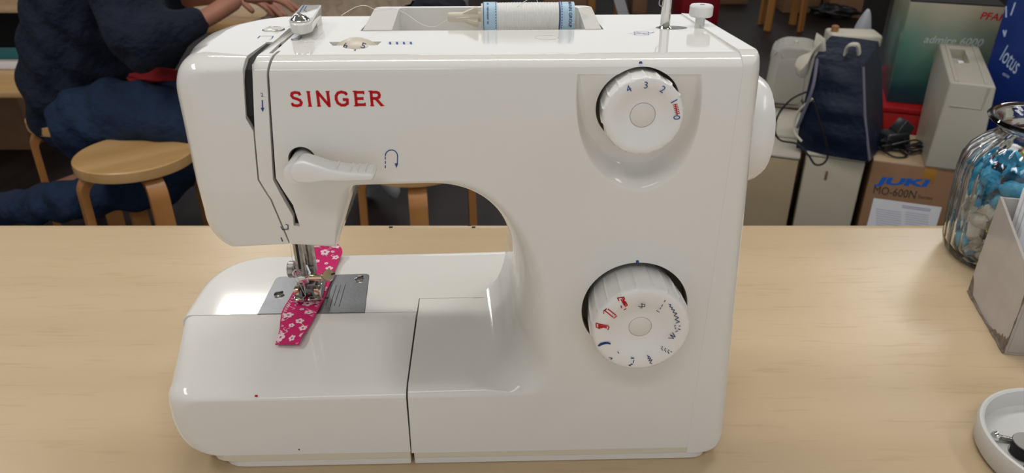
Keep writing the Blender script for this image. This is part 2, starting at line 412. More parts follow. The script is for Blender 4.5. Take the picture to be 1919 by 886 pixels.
for yy in (.038, .045, .052, .06, .072, .085, .095, .105, .11, .115, .12, .125, .128, .131): bmesh.ops.bisect_plane(cbm, geom=cbm.verts[:]+cbm.edges[:]+cbm.faces[:], plane_co=(0, yy, 0), plane_no=(0, 1, 0), dist=1e-6)
for xx in (-.13, -.14, -.15, -.16): bmesh.ops.bisect_plane(cbm, geom=cbm.verts[:]+cbm.edges[:]+cbm.faces[:], plane_co=(xx, 0, 0), plane_no=(1, 0, 0), dist=1e-6)
FC = obj('face_cover', cbm, WHITE, SM, wn=True)
# wide top of slot 1: cut through the rounded top edge of both shells
lean(FC)
# filler that closes the shells behind the slot on the top
fb = box(f(455, 130)[0]-.003, f(473, 121)[0]+.003, LZ(490, 77, .2675)[1], .133, .235, ZT-.0003)
o_ = obj('top_bridge', fb, WHITE, SM)
for v in o_.data.vertices:
    if v.co.z > .25: v.co.z = ZT+(ZB-ZT)*(v.co.y-.012)/.123+.00005
for v in FC.data.vertices:       # the left end bows outwards and rounds off at the back
    if v.co.y > .0301 and v.co.x < -.13:
        T_ = [(.03, 0), (.045, -.004), (.06, -.0075), (.085, -.010), (.105, -.0065), (.115, .0), (.125, .009), (.135, .028)]
        for (y0_, d0), (y1_, d1) in zip(T_, T_[1:]):
            if y0_ <= v.co.y <= y1_+1e-5: v.co.x += (d0+(d1-d0)*(v.co.y-y0_)/(y1_-y0_))*min(1, max(0, (-.143-v.co.x)/.032)); break
FC.data.set_sharp_from_angle(angle=R(35))
# near-black filler behind the slots; shade of the inside put into its colour
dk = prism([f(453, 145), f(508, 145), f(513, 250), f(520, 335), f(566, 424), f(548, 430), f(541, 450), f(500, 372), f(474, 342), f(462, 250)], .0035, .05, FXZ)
DK = obj('slot_shade_fill', dk, SEAMD, SM)
db = prism([(.0022, .24), (.045, .24), (.045, .2662), (.012, .2668), (.0045, .2632), (.0022, .2585)], f(455, 130)[0]-.004, f(473, 121)[0]+.003, lambda a, b, d: (d, a, b)); obj('slot_shade_fill', db, SEAMD, SM)
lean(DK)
# ---- end cover on the right, flaring towards the table
def end_bm():
    x0 = XR+.00004; z0 = f(1300, 848)[1]
    xt, xb = .1290, .1395
    segs = [dict(F=[(x0, z0), (x0, .2)], n=4), dict(F=[(x0, .2), (x0, ZF)], O=[(x0, .2), (x0, ZT+.0012)], B=[(x0, .2), (x0, ZB+.0008)], n=6, oy=(.001, .013))]
    segs += [dict(F=[(x0, ZF), (x0+.002, ZF)], O=[(x0, ZT+.0012), (x0+.009, ZT+.0012)], B=[(x0, ZB+.0008), (x0+.010, ZB)], n=3, oy=(.013, .013))]
    segs += [dict(F=[(x0+.002, ZF), (x0+.0035, ZF), (x0+.0035, .255)], O=[(x0+.009, ZT+.0012), (xt-.001, ZT+.001), (xt, .256)], B=[(x0+.010, ZB), (xt, ZB), (xt+.001, .254)], n=8, oy=(.013, .020))]
    segs += [dict(F=[(x0+.0035, .255), (x0+.011, .016)], O=[(xt, .256), (xb+.001, .018)], B=[(xt+.001, .254), (xb, .018)], n=10, oy=(.020, .010))]
    segs += [dict(F=[(x0+.011, .016), (x0+.011, z0), (x0+.006, z0)], O=[(xb+.001, .018), (xb, z0), (xb-.005, z0)], n=5, oy=(.010, .006))]
    segs += [dict(F=[(x0+.006, z0), (x0, z0)], O=[(xb-.005, z0), (x0, z0)], n=2, oy=(.006, .001))]
    return loft(segs)
obj('end_cover', end_bm(), WHITE, SM, wn=True)
# ---- handwheel on the right end
hw = [(.008, 0), (.030, 0), (.0325, .003), (.0335, .010), (.0325, .017), (.029, .022), (.020, .0245), (.0, .025)]
HWc = (.1315, .068, .2080)
obj('handwheel', lathe([(max(r, .0003), h) for r, h in hw], 64, at(*HWc) @ Matrix.Rotation(R(90), 4, 'Y'), mod=lambda a, r, h: 1+.006*math.cos(a*28) if r > .025 else 1), DIALW, SM)
obj('axle', lathe([(.008, -.01), (.008, .001)], 24, at(*HWc) @ Matrix.Rotation(R(90), 4, 'Y')), SEAMD, SM)
# ---- accessory tray (the front left of the base)
def tray_bm():
    xs = f(770.3, 851)[0]; zb = f(600, 850)[1]; zt = f(600, 750)[1]; T = TT-.0050; TB_ = TT-.0002; YS = LZ(600, 587, TT)[1]-.0002
    segs = [dict(F=[(xs, zb), (xs, zt)], O=[(xs, zb), (xs, T)], B=[(xs, zb), (xs, TB_)], n=3, oy=(.001, .011), by=(YS, YS))][::-1]
    segs += [dict(F=[(xs, zt), (-.192, zt)], O=[(xs, T), (-.200, T-.0005)], B=[(xs, TB_), (-.222, TB_)], n=16, oy=(.011, .016), by=(YS, YS))]
    segs += [dict(F=[(-.192, zt), (-.201, zt), (-.201, .040)], O=[(-.200, T-.0005), (-.2215, T), (-.2215, .045)], B=[(-.222, TB_), (-.2325, TB_), (-.2325, .052)], n=10, oy=(.016, .022), by=(YS, YS))]
    segs += [dict(F=[(-.201, .040), (-.203, .012), (-.188, zb)], O=[(-.2215, .045), (-.223, .010), (-.199, zb)], B=[(-.2325, .052), (-.232, .015), (-.212, zb)], n=12, oy=(.022, .012), by=(YS, YS))]
    segs += [dict(F=[(-.188, zb), (xs, zb)], O=[(-.200, zb), (xs, zb)], B=[(-.212, zb), (xs, zb)], n=10, oy=(.012, .001), by=(YS, YS))]
    return loft(segs)
TR = obj('accessory_tray', tray_bm(), WHITE, SM, wn=True)
# ---- free arm
def arm_bm():
    T = TT; out = []; YS = LZ(600, 587, TT)[1]+.0003
    a, b, c_, d_ = f(772.2, 851)[0]-.0012, -.2328, LZ(600, 476, TT-.001)[1], YS
    P = [((b, d_), (b, .118)), ((b, .118), (b+.001, c_-.006), (-.195, c_)), ((-.195, c_), (.02, c_)), ((.02, c_), (.02, .0996)), ((.02, .0996), (a+.001, .0996)), ((a+.001, .0996), (a+.001, d_)), ((a+.001, d_), (b, d_))]
    rr = [(.006, .006), (.006, .006), (.006, .006), (.006, .0004), (.0004, .0004), (.0004, .0004), (.0004, .0004)]
    ns = [6, 14, 16, 2, 6, 2, 12]
    cen = Vector((-.1, .12)); segs = []
    def ins(p, k):
        x, y = p; return (min(max(x, b+k), .02-.0), min(max(y, d_), c_-k))
    k = .007
    Fs = [((b+k, d_), (b+k, .118)), ((b+k, .118), (b+k+.001, c_-.006-k), (-.193, c_-k)), ((-.193, c_-k), (.02, c_-k)), ((.02, c_-k), (.02, .0996)), P[4], P[5], ((a+.001, d_), (b+k, d_))]
    for i in range(7):
        segs.append(dict(F=list(Fs[i]), O=list(P[i]), n=ns[i], oy=(.007 if i < 3 else .0005, .007 if i < 2 else .0005) if i != 6 else (.0005, .007), by=(.052-0, .052)))
        segs[-1]['by'] = (TT-.008, TT-.008)
    return loft(segs, fn=lambda p, q, d: (p, q, T-d))
FA = obj('free_arm', arm_bm(), WHITE, SM, wn=True)
# needle plate set in the free arm
PZ = TT+.0001
pp = [LZ(484, 588, PZ), LZ(520, 519, PZ), LZ(692, 513, PZ), LZ(683, 586, PZ)]
pp[0] = (pp[0][0], LZ(600, 587, TT)[1]+.0002); pp[3] = (pp[3][0], pp[0][1])
ppr = rpoly(pp, [0, .004, .004, .0], 5)
ce = Vector((sum(p[0] for p in pp)/4, sum(p[1] for p in pp)/4))
obj('plate_gap', prism([tuple(ce+(Vector(p)-ce)*1.012) for p in ppr], .06, TT+.00013, FXY), DSTEEL, SM)
NP = obj('needle_plate', prism(ppr, .060, TT+.0004, FXY), PLATE, SM)
bm = bmesh.new()
for px0, py0, px1, py1 in [(622, 534, 611, 572), (631, 534, 619, 573), (639, 533, 627, 573), (648, 532, 636, 574)]:
    stroke(bm, [LZ(px0, py0, .0633+DZ), LZ(px1, py1, .0633+DZ)], .00035, FXY, TT+.00055)
obj('seam_guide_lines', bm, SEAMD, NP)
for px, py in [(531, 553), (613, 558)]:
    q = LZ(px, py, TT+.0005); obj('pin_hole', lathe([(.0011, .0), (.0011, .0003)], 16, at(q[0], q[1], TT+.0004)), SEAMD, NP)
for px, py, an in [(523, 551, 35), (674, 522, 40)]:
    q = LZ(px, py, TT+.0008); M = at(q[0], q[1], TT+.0003) @ Matrix.Rotation(R(an), 4, 'Z')
    sc = obj('plate_screw', lathe([(.0036, 0), (.0036, .0008), (.0031, .0014), (.0015, .0017), (.0002, .0018)], 28, M), CHROME, NP)
    obj('screw_slot', box(-.0034, .0034, -.00035, .00035, .0008, .00195, M=M), SEAMD, sc)
# seam and shadow groove between base cover and chassis
xs_, xe_ = -.188, .1295
CHS = CREAM
def chassis(x0, x1, name):
    l = x0 < -.1; r_ = x1 > .1
    p0 = rpoly([(x0, .0003), (x1, .0003), (x1, .155), (x0, .155)], [.016 if l else 0, .010 if r_ else 0, .01, .01])
    x0b, x1b = x0+(.006 if l else 0), x1-(.003 if r_ else 0)
    p1 = rpoly([(x0b, .0008), (x1b, .0008), (x1b, .155), (x0b, .155)], [.018 if l else 0, .012 if r_ else 0, .01, .01])
    obj(name, prism(p0, .0058, .0135, FXY, .0004, 1), CREAM2, SM)
    obj(name, prism(p1, .0003, .0057, FXY, .0006, 1), WHITE2, SM)
chassis(-.198, f(771, 862)[0]-.0002, 'chassis_base')
chassis(f(771, 862)[0]+.0022, .1335, 'chassis_base')
obj('seam_shadow', box(f(765, 800)[0]-.004, f(775, 800)[0]+.004, .012, .07, .004, .05), SEAMD, SM)
# a thin parting line across the free arm top, where the arm cover begins, is the gap itself
# ---- dials
def dial(name, D, R0, yf, yb, ribs, cap, depth_c):
    r = R0
    prof = [(r*.93, yb), (r*.97, -yf*.55), (r*.985, -yf*.9), (r*.97, yf*-1-.0002), (r*.93, -yf+.0)]
    prof = [(r*.93, -yb), (r*.955, yf*.2), (r*.975, yf-.0035), (r*.970, yf-.0018), (r*.945, yf-.0004), (r*.89, yf), (r*.80, yf), (r*.68, yf-.0006), (r*.55, yf-.0020), (r*.42, yf-depth_c*.85), (r*.33, yf-depth_c), (cap+.0003, yf-depth_c), (cap+.0002, yf-depth_c-.0008), (.0003, yf-depth_c-.0008)]
    def mod(a, rr, h):
        if rr < r*.94: return 1
        k = (a*ribs/(2*math.pi)) % 1; d = abs(k-.5)
        b = max(0, 1-d/.13); b = b*b*(3-2*b)
        fade = 1 if h < yf-.003 else (.35 if h < yf-.001 else 0)
        return 1+.042*b*fade
    M = at(D[0], 0, D[1]) @ MY
    o = obj(name, lathe(prof, ribs*10, M, mod), DIALW, SM, 50)
    obj('cap', lathe([(cap, yf-depth_c-.002), (cap, yf-depth_c-.0001), (cap-.0003, yf-depth_c+.0001), (.0002, yf-depth_c+.0001)], 40, M), WHITE2, o)
    return o
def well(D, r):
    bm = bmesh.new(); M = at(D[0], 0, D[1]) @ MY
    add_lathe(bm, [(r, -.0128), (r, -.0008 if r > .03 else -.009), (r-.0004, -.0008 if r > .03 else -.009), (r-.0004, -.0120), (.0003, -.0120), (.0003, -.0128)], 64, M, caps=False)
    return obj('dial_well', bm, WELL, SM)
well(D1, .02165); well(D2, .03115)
DA = dial('stitch_length_dial', D1, .0206, .0125, .011, 18, .0062, .0030)
DB = dial('stitch_pattern_dial', D2, .0283, .0225, .011, 20, .0063, .0040)
def dmark(par, D, yf, r, ang, txt, size, m, rot=0, bold=0.0):
    "text on a dial face; ang clockwise from top"
    a = R(ang); x = D[0]+r*math.sin(a); z = D[1]+r*math.cos(a)
    text_obj('printed_number', txt, size, m, par, at(x, -yf-.00025, z) @ Matrix.Rotation(R(ang+rot), 4, 'Y') @ UPXZ, bold)
for t, px, py in [('4', 1179, 167), ('3', 1211, 160), ('2', 1242, 168), ('1', 1263, 190), ('0', 1268, 220)]:
    x, z = L(px, py, -.0127); dx, dz = x-D1[0], z-D1[1]; ang = math.degrees(math.atan2(dx, dz))
    dmark(DA, D1, .0126, math.hypot(dx, dz), ang, t, .0050, BLUE, 0, 0)
bm = bmesh.new()
for k in range(6):
    a = L(1262+k*.9, 197+k*3.4, -.0128); b = L(1270+k*.9, 195+k*3.4, -.0128)
    stroke(bm, [a, b], .0004, FXZ, -.01275)
stroke(bm, [L(1266, 195, -.0128), L(1270, 216, -.0128)], .0004, FXZ, -.01275)
obj('buttonhole_mark', bm, RED, DA)
# stitch symbols on the lower dial, in px on its face
def dl(p): return L(p[0], p[1], -.0227)
def zz(lines, w, m, name):
    bm = bmesh.new()
    for l in lines: stroke(bm, [dl((1060+x/3.692, 470+y/3.692)) for x, y in l], w, FXZ, -.02275)
    obj(name, bm, m, DB)
zz([[(370, 345), (362, 325), (405, 320), (410, 335)], [(385, 335), (408, 375)], [(395, 325), (412, 380)], [(403, 335), (415, 372)], [(415, 350), (428, 375), (415, 385)], [(385, 380), (390, 395)], [(405, 408), (420, 400)],
    [(265, 415), (285, 400), (275, 410), (262, 418)], [(268, 430), (262, 428)], [(275, 415), (330, 458)], [(295, 402), (350, 445)], [(335, 465), (355, 450)],
    [(215, 530), (212, 500), (300, 520)], [(228, 512), (285, 525)], [(228, 520), (285, 533)], [(230, 528), (255, 533)], [(222, 530), (240, 540)], [(295, 545), (303, 525)]], .0006, RED, 'buttonhole_symbols')
zz([[(505, 385), (550, 385), (550, 370), (530, 370), (530, 395), (515, 392)], [(530, 362), (527, 370)],
    [(692, 342), (684, 352)], [(672, 372), (665, 385)], [(660, 392), (654, 402)], [(630, 412), (650, 424)],
    [(715, 368), (730, 372), (722, 385), (740, 392), (735, 405), (755, 408), (745, 425), (772, 432), (752, 448), (784, 462), (758, 475), (790, 490), (764, 500)],
    [(795, 518), (785, 522)], [(765, 515), (752, 520)], [(795, 545), (780, 540)], [(765, 540), (758, 530)], [(762, 560), (778, 552)], [(742, 565), (760, 595), (725, 580), (750, 605), (712, 602)]], .00045, BLUED, 'stitch_symbols')
zz([[(x, y), (x+5, y+6)] for x, y in [(668, 660), (664, 670), (668, 682), (690, 672), (686, 683), (690, 693), (712, 684), (708, 695), (712, 704), (730, 694)]] +
   [[(565, 725), (580, 730), (570, 745), (590, 740), (578, 760), (600, 752), (585, 775), (600, 780)], [(455, 745), (476, 742), (455, 738)], [(474, 755), (470, 775)], [(455, 780), (465, 785), (445, 788), (452, 795), (438, 790)],
    [(302, 738), (325, 742), (316, 752)], [(362, 697), (370, 708)]], .00045, BLUED, 'stitch_symbols')
zz([[(228, 655), (245, 640), (275, 633), (310, 640)], [(232, 657), (255, 646), (290, 638), (310, 643)], [(240, 645), (270, 637), (298, 634)]], .0009, BLUE, 'crescent_symbol')
# dots above the dials
bm = bmesh.new()
for px, py, y in [(1201, 118, .0022), (1195, 490, -.0002)]:
    x, z = L(px, py, y); obj('index_dot', lathe([(.0009, 0), (.0009, .0003)], 16, at(x, y+.0001, z) @ MY), BLUE, SM)
# ---- SINGER, flared capitals
def letters():
    bm = bmesh.new()
    # each glyph in a unit-high box
    G = {'I': (.30, [[(.15, 0), (.15, 1)]], [((.15, 0), 0), ((.15, 1), 0)]),
         'N': (.95, [[(.14, 0), (.14, 1), (.80, 0), (.80, 1)]], [((.14, 0), 0), ((.80, 1), 0)]),
         'E': (.75, [[(.16, 0), (.16, 1)], [(.16, .93), (.66, .93)], [(.16, .5), (.58, .5)], [(.16, .07), (.68, .07)]], [((.66, .9), 1), ((.68, .1), 1), ((.12, 0), 0), ((.12, 1), 0), ((.58, .5), 1)]),
         'R': (.85, [[(.16, 0), (.16, 1)], [(.16, .93), (.5, .93), (.64, .87), (.68, .73), (.64, .58), (.5, .5), (.16, .5)], [(.42, .5), (.78, .02)]], [((.16, 0), 0), ((.12, 1), 0), ((.80, .0), 0)]),
         'S': (.80, [[(.66, .80), (.62, .92), (.38, .96), (.18, .90), (.13, .74), (.22, .58), (.44, .51), (.62, .42), (.70, .26), (.62, .09), (.40, .03), (.16, .07), (.10, .18)]], [((.66, .86), 1), ((.10, .14), 1)]),
         'G': (.98, [[(.80, .80), (.72, .90), (.50, .97), (.28, .90), (.14, .70), (.12, .45), (.20, .20), (.40, .05), (.62, .05), (.80, .16), (.82, .44), (.58, .44)]], [((.78, .85), 1), ((.60, .44), 1)])}
    a = L(546, 199, 0); b = L(716, 172, 0); H = (L(630, 172, 0)[1]-L(630, 199, 0)[1]); w0 = .19*H; x = a[0]
    word = 'SINGER'; adv = [.80, .42, .95, 1.0, .80, .85]; tot = sum(adv)+.22*5; k = (b[0]-a[0])/(tot*H)
    for ch, ad in zip(word, adv):
        wd, st, se = G[ch]; sc = k*ad/wd*H if ch != 'I' else H*k
        off = x+(.06*H if ch == 'I' else 0)
        for s in st:
            sm = s
            stroke(bm, [(off+p[0]*sc, a[1]+p[1]*H) for p in sm], w0, FXZ, -.0002)
            for p in sm[1:-1]: add_lathe(bm, [(w0*.5, 0), (w0*.5, .00002)], 12, at(off+p[0]*sc, -.00019, a[1]+p[1]*H) @ MY)
        for (p, vert) in se:
            cx, cz = off+p[0]*sc, a[1]+p[1]*H
            if vert: stroke(bm, [(cx, cz-.085*H), (cx, cz+.085*H)], .09*H, FXZ, -.00021)
            else: stroke(bm, [(cx-.12*H, cz), (cx+.12*H, cz)], .07*H, FXZ, -.00021)
        x += (ad+.22)*H*k
    return bm
obj('brand_lettering', letters(), RED, SM)
# ---- other printed marks on the face
bm = bmesh.new(); q = lambda px, py: L(px, py, -.0002)
stroke(bm, [q(492, 188), q(492.5, 205)], .0006, FXZ, -.0002)
v = [bm.verts.new(FXZ(*q(*p), -.0002)) for p in [(489, 202), (496, 202), (492.7, 210)]]; bm.faces.new(v)
obj('threading_arrow', bm, BLUE, SM); bm = bmesh.new()
arc = [(722.5+11.5*(1-math.cos(t))*1, 292-11*math.sin(t)) for t in [math.pi*i/12 for i in range(13)]]
stroke(bm, [q(*p) for p in arc+[(745, 308)]], .0005, FXZ, -.0002)
v = [bm.verts.new(FXZ(*q(*p), -.0002)) for p in [(740, 306), (746.5, 306), (743.5, 315)]]; bm.faces.new(v)
for y0 in (294, 302, 310): stroke(bm, [q(722.5, y0), q(722.5, y0+4.5)], .0005, FXZ, -.0002)
obj('reverse_stitch_mark', bm, BLUE, SM)
x, z = q(491.5, 178); text_obj('printed_number', '2', .0027, BLUED, SM, at(x, -.0002, z) @ UPXZ)
bm = bmesh.new(); q2 = lambda px, py: L(px, py, .0046)
yl = leany(q2(540, 420)[1])-.00025
stroke(bm, [q2(528.5, 421), q2(532, 427), q2(542, 426), q2(542, 418), q2(538, 417)], .0005, FXZ, yl)
stroke(bm, [q2(537, 412), q2(540, 411), q2(537, 414)], .0004, FXZ, yl)
stroke(bm, [q2(528, 443), q2(531, 450)], .0006, FXZ, leany(q2(528, 446)[1])-.0003)
stroke(bm, [q2(525, 437), q2(528, 436)], .0005, FXZ, leany(q2(528, 446)[1])-.0003)
obj('threading_marks', bm, BLUED, SM)
# ---- marks on top
def topz(y): return (ZT-(1-math.sqrt(max(0, 1-((.012-y)/.012)**2)))*.007 if y < .012 else ZT+(ZB-ZT)*(y-.012)/.123)+.00025
FT = lambda a, b, d: (a, b, topz(b)+d)
tq = lambda px, py: LZ(px, py, .2675)
bm = bmesh.new()
stroke(bm, [tq(483, 68), tq(487, 63), tq(512, 63), tq(509, 69)], .0005, FT)
stroke(bm, [tq(505, 71), tq(508, 71)], .0006, FT)
obj('threading_mark', bm, BLUE, SM); bm = bmesh.new()
stroke(bm, [tq(561, 71)]+[tq(554+7*math.cos(a*.52)*1.1, 71+2*math.sin(a*.52)) for a in range(1, 12)]+[tq(563, 69), tq(565, 64)], .0006, FT)
for x0 in (568, 576, 584, 592, 600): stroke(bm, [tq(x0, 69.3), tq(x0+4, 69)], .0004, FT)
obj('thread_path_mark', bm, BLUE, SM); bm = bmesh.new()
for x0 in (731, 744, 757, 770): stroke(bm, [tq(x0, 77.5), tq(x0+1, 82)], .0010, FT)
for yy in (77.5, 82): stroke(bm, [tq(727, yy), tq(775, yy)], .0003, FT)
obj('stitch_row_mark', bm, BLUE, SM); bm = bmesh.new()
for oy_, rx in ((55.5, 14), (60, 14)):
    stroke(bm, [tq(1203+rx*math.cos(a*math.pi/10), oy_+2.2*math.sin(a*math.pi/10)) for a in range(21)], .0004, FT)
stroke(bm, [tq(1194, 55), tq(1212, 60)], .0004, FT); stroke(bm, [tq(1178, 58), tq(1186, 58)], .0004, FT); stroke(bm, [tq(1219, 57), tq(1227, 55)], .0006, FT)
obj('winder_mark', bm, BLUE, SM)
x, y = tq(666, 96.5); obj('index_dot', lathe([(.0006, 0), (.0006, .0002)], 12, at(x, y, topz(y)-.0001)), BLUED, SM)
# moulded round marks on the top
def ring_mark(px, py, rx, name='moulded_ring'):
    x, y = tq(px, py); bm = bmesh.new(); ry = rx
    P = [(x+rx*math.cos(a*math.pi/20), y+ry*math.sin(a*math.pi/20)) for a in range(41)]
    add_tube(bm, [(p[0], p[1], topz(p[1])-.0003) for p in P], .0003, 6); obj(name, bm, WHITE, SM)
ring_mark(1025, 67, .0065); ring_mark(580, 76, .003)
x, y = tq(512, 48); M = at(x, y, topz(y)-.0004)
bm = lathe([(.0058, 0), (.0058, .0008), (.0050, .0012), (.0002, .0014)], 32, M); o = obj('recessed_screw', bm, WHITE, SM)
bm = bmesh.new(); add_tube(bm, [(x+.0062*math.cos(a*math.pi/16), y+.0062*math.sin(a*math.pi/16), topz(y)-.0002) for a in range(33)], .00035, 6); obj('screw_rim', bm, WELL, o)
obj('screw_slot', box(-.0055, .0055, -.0006, .0006, .0009, .0016, M=M @ Matrix.Rotation(R(-55), 4, 'Z')), WHITE2, o)
# ---- tension dial in its slot
tc = ((ta[0]+tb[0])/2, LZ(667, 84, .2665)[1])
tyf = LZ(667, 92.5, .266)[1]; tyb = tyf+.0118
Mt = at(tc[0], tyb, .2530) @ Matrix.Rotation(R(90), 4, 'X')
o = obj('tension_dial', lathe([(.0155, -.001), (.0167, 0), (.0168, .003), (.0134, .0112), (.0125, .0118)], 72, Mt), CREAM, SM)
def wrap_t(a0):
    def g(x, y):
        h = .0082-y; r = (.0168 if h < .003 else .0168-.0034*(h-.003)/.0082)+.00022; a = a0+x/.0150
        return (tc[0]+r*math.sin(a), tyb-h, .2530+r*math.cos(a))
    return g
text_obj('printed_number', '5', .0062, BLUED, o, None, warp=wrap_t(.33)); text_obj('printed_number', '6', .0062, BLUED, o, None, warp=wrap_t(-.33))
cut(BD, prism([LZ(643, 89, .2675), LZ(650, 92, .2675), LZ(667, 94, .2675), LZ(684, 92, .2675), LZ(691, 89, .2675), LZ(691, 80, .2675), LZ(643, 80, .2675)], .2625, .28, FXY))
# ---- reverse lever
def lever():
    pts = [(543, 326), (546, 314), (554, 306), (566, 304), (584, 309), (612, 318), (650, 324), (698, 326), (703, 329), (700, 337), (694, 340), (650, 341), (605, 341), (578, 345), (558, 344), (547, 338)]
    P = [L(px, py, -.021) for px, py in pts]
    bm = prism(P, -.021, -.0075, FXZ, .0014, 3)
    return bm
RL = obj('reverse_lever', lever(), DIALW, SM, 60)
bm = lathe([(.0060, -.012), (.0060, .015), (.005, .0155)], 36, at(LV[0]-.0002, 0, LV[1]-.0012) @ MY); obj('pivot', bm, DIALW, RL)
bm = bmesh.new()
for px in (628, 642, 655, 668, 682):
    x, z = L(px, 325 if px > 640 else 321, -.021); add_tube(bm, [(x, -.0195, z+.0001), (x, -.0085, z+.0001)], .00055, 8)
obj('grip_ridge', bm, DIALW, RL)
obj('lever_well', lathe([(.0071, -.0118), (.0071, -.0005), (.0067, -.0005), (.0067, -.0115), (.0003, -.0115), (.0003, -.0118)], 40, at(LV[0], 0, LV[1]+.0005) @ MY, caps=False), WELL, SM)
# ---- carrying handle with its spool trough
HX0, HX1 = -.0858, .0555
def handle():
    P = rpoly([(HX0, HY0+.0004), (HX1, HY0+.0004), (HX1-.001, .128), (HX0+.002, .128)], [0, 0, .006, .006], 6)
    F = [(HX0+.001, HY0+.0004), (HX1-.001, HY0+.0004), (HX1-.002, .126), (HX0+.003, .126)]; F = rpoly(F, [0, 0, .006, .006], 6)
    segs = []
    for i in range(len(P)):
        j = (i+1) % len(P); segs.append(dict(F=[F[i], F[j]], O=[P[i], P[j]], n=1, oy=(.0015, .0015), by=(.0265, .0265)))
    return loft(segs, fn=lambda a, b, d: (a, b, .2702-d), K=4)
HD = obj('carrying_handle', handle(), WHITE, SM, wn=True)
hx0 = LZ(734, 50, .2675)[0]; hx1 = LZ(1099, 50, .2675)[0]
for v in HD.data.vertices:
    if v.co.z > .26: v.co.z += min(0, (v.co.y-.118))*.118
cut(HD, prism(rpoly([(hx0, .06), (hx1, .06), (hx1-.0005, .1215), (hx0+.0005, .1215)], [0, 0, .004, .004]), .248, .30, FXY))
# spool pin inside the trough
PY, PZs = .1050, .2677
x0 = (848-960)/1390*.455; x1 = (908-960)/1390*.455
SP = obj('spool_pin', lathe([(.0002, 0), (.0022, 0), (.0028, .0006), (.0030, .003), (.0030, .075), (.0002, .075)], 28, at(x0, PY, PZs) @ Matrix.Rotation(R(90), 4, 'Y')), CREAM, SM)
bm = bmesh.new()
for a in range(4):
    M = at(x1-.011, PY, PZs) @ Matrix.Rotation(R(90*a+20), 4, 'X')
    b2 = prism([(0, .0026), (.010, .0026), (.010, .0068), (.008, .0066)], -.0009, .0009, FXZ); bmesh.ops.transform(b2, matrix=M, verts=b2.verts)
    me = bpy.data.meshes.new('t'); b2.to_mesh(me); b2.free(); bm.from_mesh(me)
obj('retaining_wing', bm, CREAM, SP)
q = LZ(743, 52, .2600); obj('thread_guide_pip', lathe([(.0016, 0), (.0016, .006), (.001, .007), (.0002, .0072)], 20, at(q[0]+.003, .1, .2485)), TRANSL, SM)
obj('moulded_rib', box(-.0683, -.0665, .1195, .1217, .258, .2665, .0004), TRANSL, HD)
# ---- bobbin winder
wz = topz(wc[1])-.0058
obj('winder_slot', prism([(wc[0]+.0094*math.cos(a*math.pi/16), wc[1]+.0067*math.sin(a*math.pi/16)) for a in range(32)], .2615, .2628, FXY), WELL, SM)
sx = LZ(1247, 49, .2650)
BW = obj('bobbin_winder_spindle', lathe([(.0045, 0), (.0045, .0012), (.0035, .0018), (.00295, .0022), (.00295, .018), (.0031, .0185), (.0031, .0192), (.0026, .0196), (.0026, .034), (.0018, .036), (.0002, .0362)], 32, at(sx[0], sx[1]+.001, .2628)), CHROME, SM)
bm = tube(smooth_path([(sx[0]-.0029, sx[1], .2765), (sx[0]-.0046, sx[1], .2775), (sx[0]-.0048, sx[1], .2800), (sx[0]-.0032, sx[1], .2830), (sx[0]-.0028, sx[1], .286)], 6), .00035, 6); obj('wire_spring', bm, STEEL, BW)
st = LZ(1313, 48, .265)
WS = obj('winder_stop', lathe([(.0029, 0), (.0029, .0055), (.0064, .0062), (.0070, .0070), (.0070, .0120), (.0064, .0128), (.0002, .0130)], 40, at(st[0], st[1]+.002, topz(st[1])-.001)), TRANSL, SM)
obj('screw_slot', box(st[0]-.0010, st[0]+.0016, st[1]+.0016, st[1]+.0024, topz(st[1])+.0118, topz(st[1])+.01215), SEAMD, WS)
# ---- upper thread guide with chrome screw
g0 = LZ(562, 41, .2745)
gp = [LZ(541, 42, .2735), LZ(545, 50, .2735), LZ(562, 54, .2735), LZ(584, 47, .2735), LZ(604, 8, .2735), LZ(566, 7, .2735)]
gp = [LZ(541, 36, .2742), LZ(545, 45, .2742), LZ(564, 48, .2742), LZ(584, 42, .2742)]
gy = .112
gp += [(LZ(604, 8, .2742)[0], gy), (LZ(567, 8, .2742)[0], gy)]
TG = obj('upper_thread_guide', prism(rpoly(gp, [.003, .004, .004, .003, .0015, .0015], 4), .2688, .2742, FXY, .0007, 3), WHITE, SM)
obj('guide_foot', box(gp[0][0]+.008, gp[3][0]-.004, gp[0][1]+.022, gy-.006, .260, .2690), WHITE, TG)
cut_y = .1
M = at(g0[0]-.0004, g0[1]+.0035, .2742)
gs = obj('guide_screw', lathe([(.0052, 0), (.0054, .0009), (.0050, .0016), (.0042, .0020), (.0034, .0030), (.0018, .0037), (.0002, .0039)], 36, M), CHROME, TG)
obj('screw_slot', box(-.0044, .0044, -.0006, .0006, .0022, .0042, M=M @ Matrix.Rotation(R(110), 4, 'Z')), DSTEEL, gs)
bm = bmesh.new(); gq = lambda px, py: LZ(px, py, .2744)
stroke(bm, [gq(570, 10), gq(562, 22)], .0006, FXY, .2744); stroke(bm, [gq(575, 11), gq(570, 19), gq(575, 21)], .0005, FXY, .2744); stroke(bm, [gq(578, 10), gq(594, 9)], .0003, FXY, .2744)
obj('guide_mark', bm, BLUE, TG)
# ---- presser bar, needle bar, clamp, foot
ny = LZ(572, 567, TT+.0045)[1]+.0128
def nb(px, y=None): return L(px, 500, ny if y is None else y)[0]
xb = nb(568); 
NB = obj('needle_bar', lathe([(.0035, .083+DZ), (.0035, .165)], 24, at(xb, ny-.004, 0)), STEEL, SM)
obj('bar_slot', box(xb-.0008, xb+.0010, ny-.0078, ny-.0070, .092+DZ, .120, .0003), SEAMD, NB)
xp = nb(584, ny+.008)
PB = obj('presser_bar', lathe([(.0040, .082+DZ), (.0040, .165)], 24, at(xp, ny+.008, 0)), STEEL, SM)
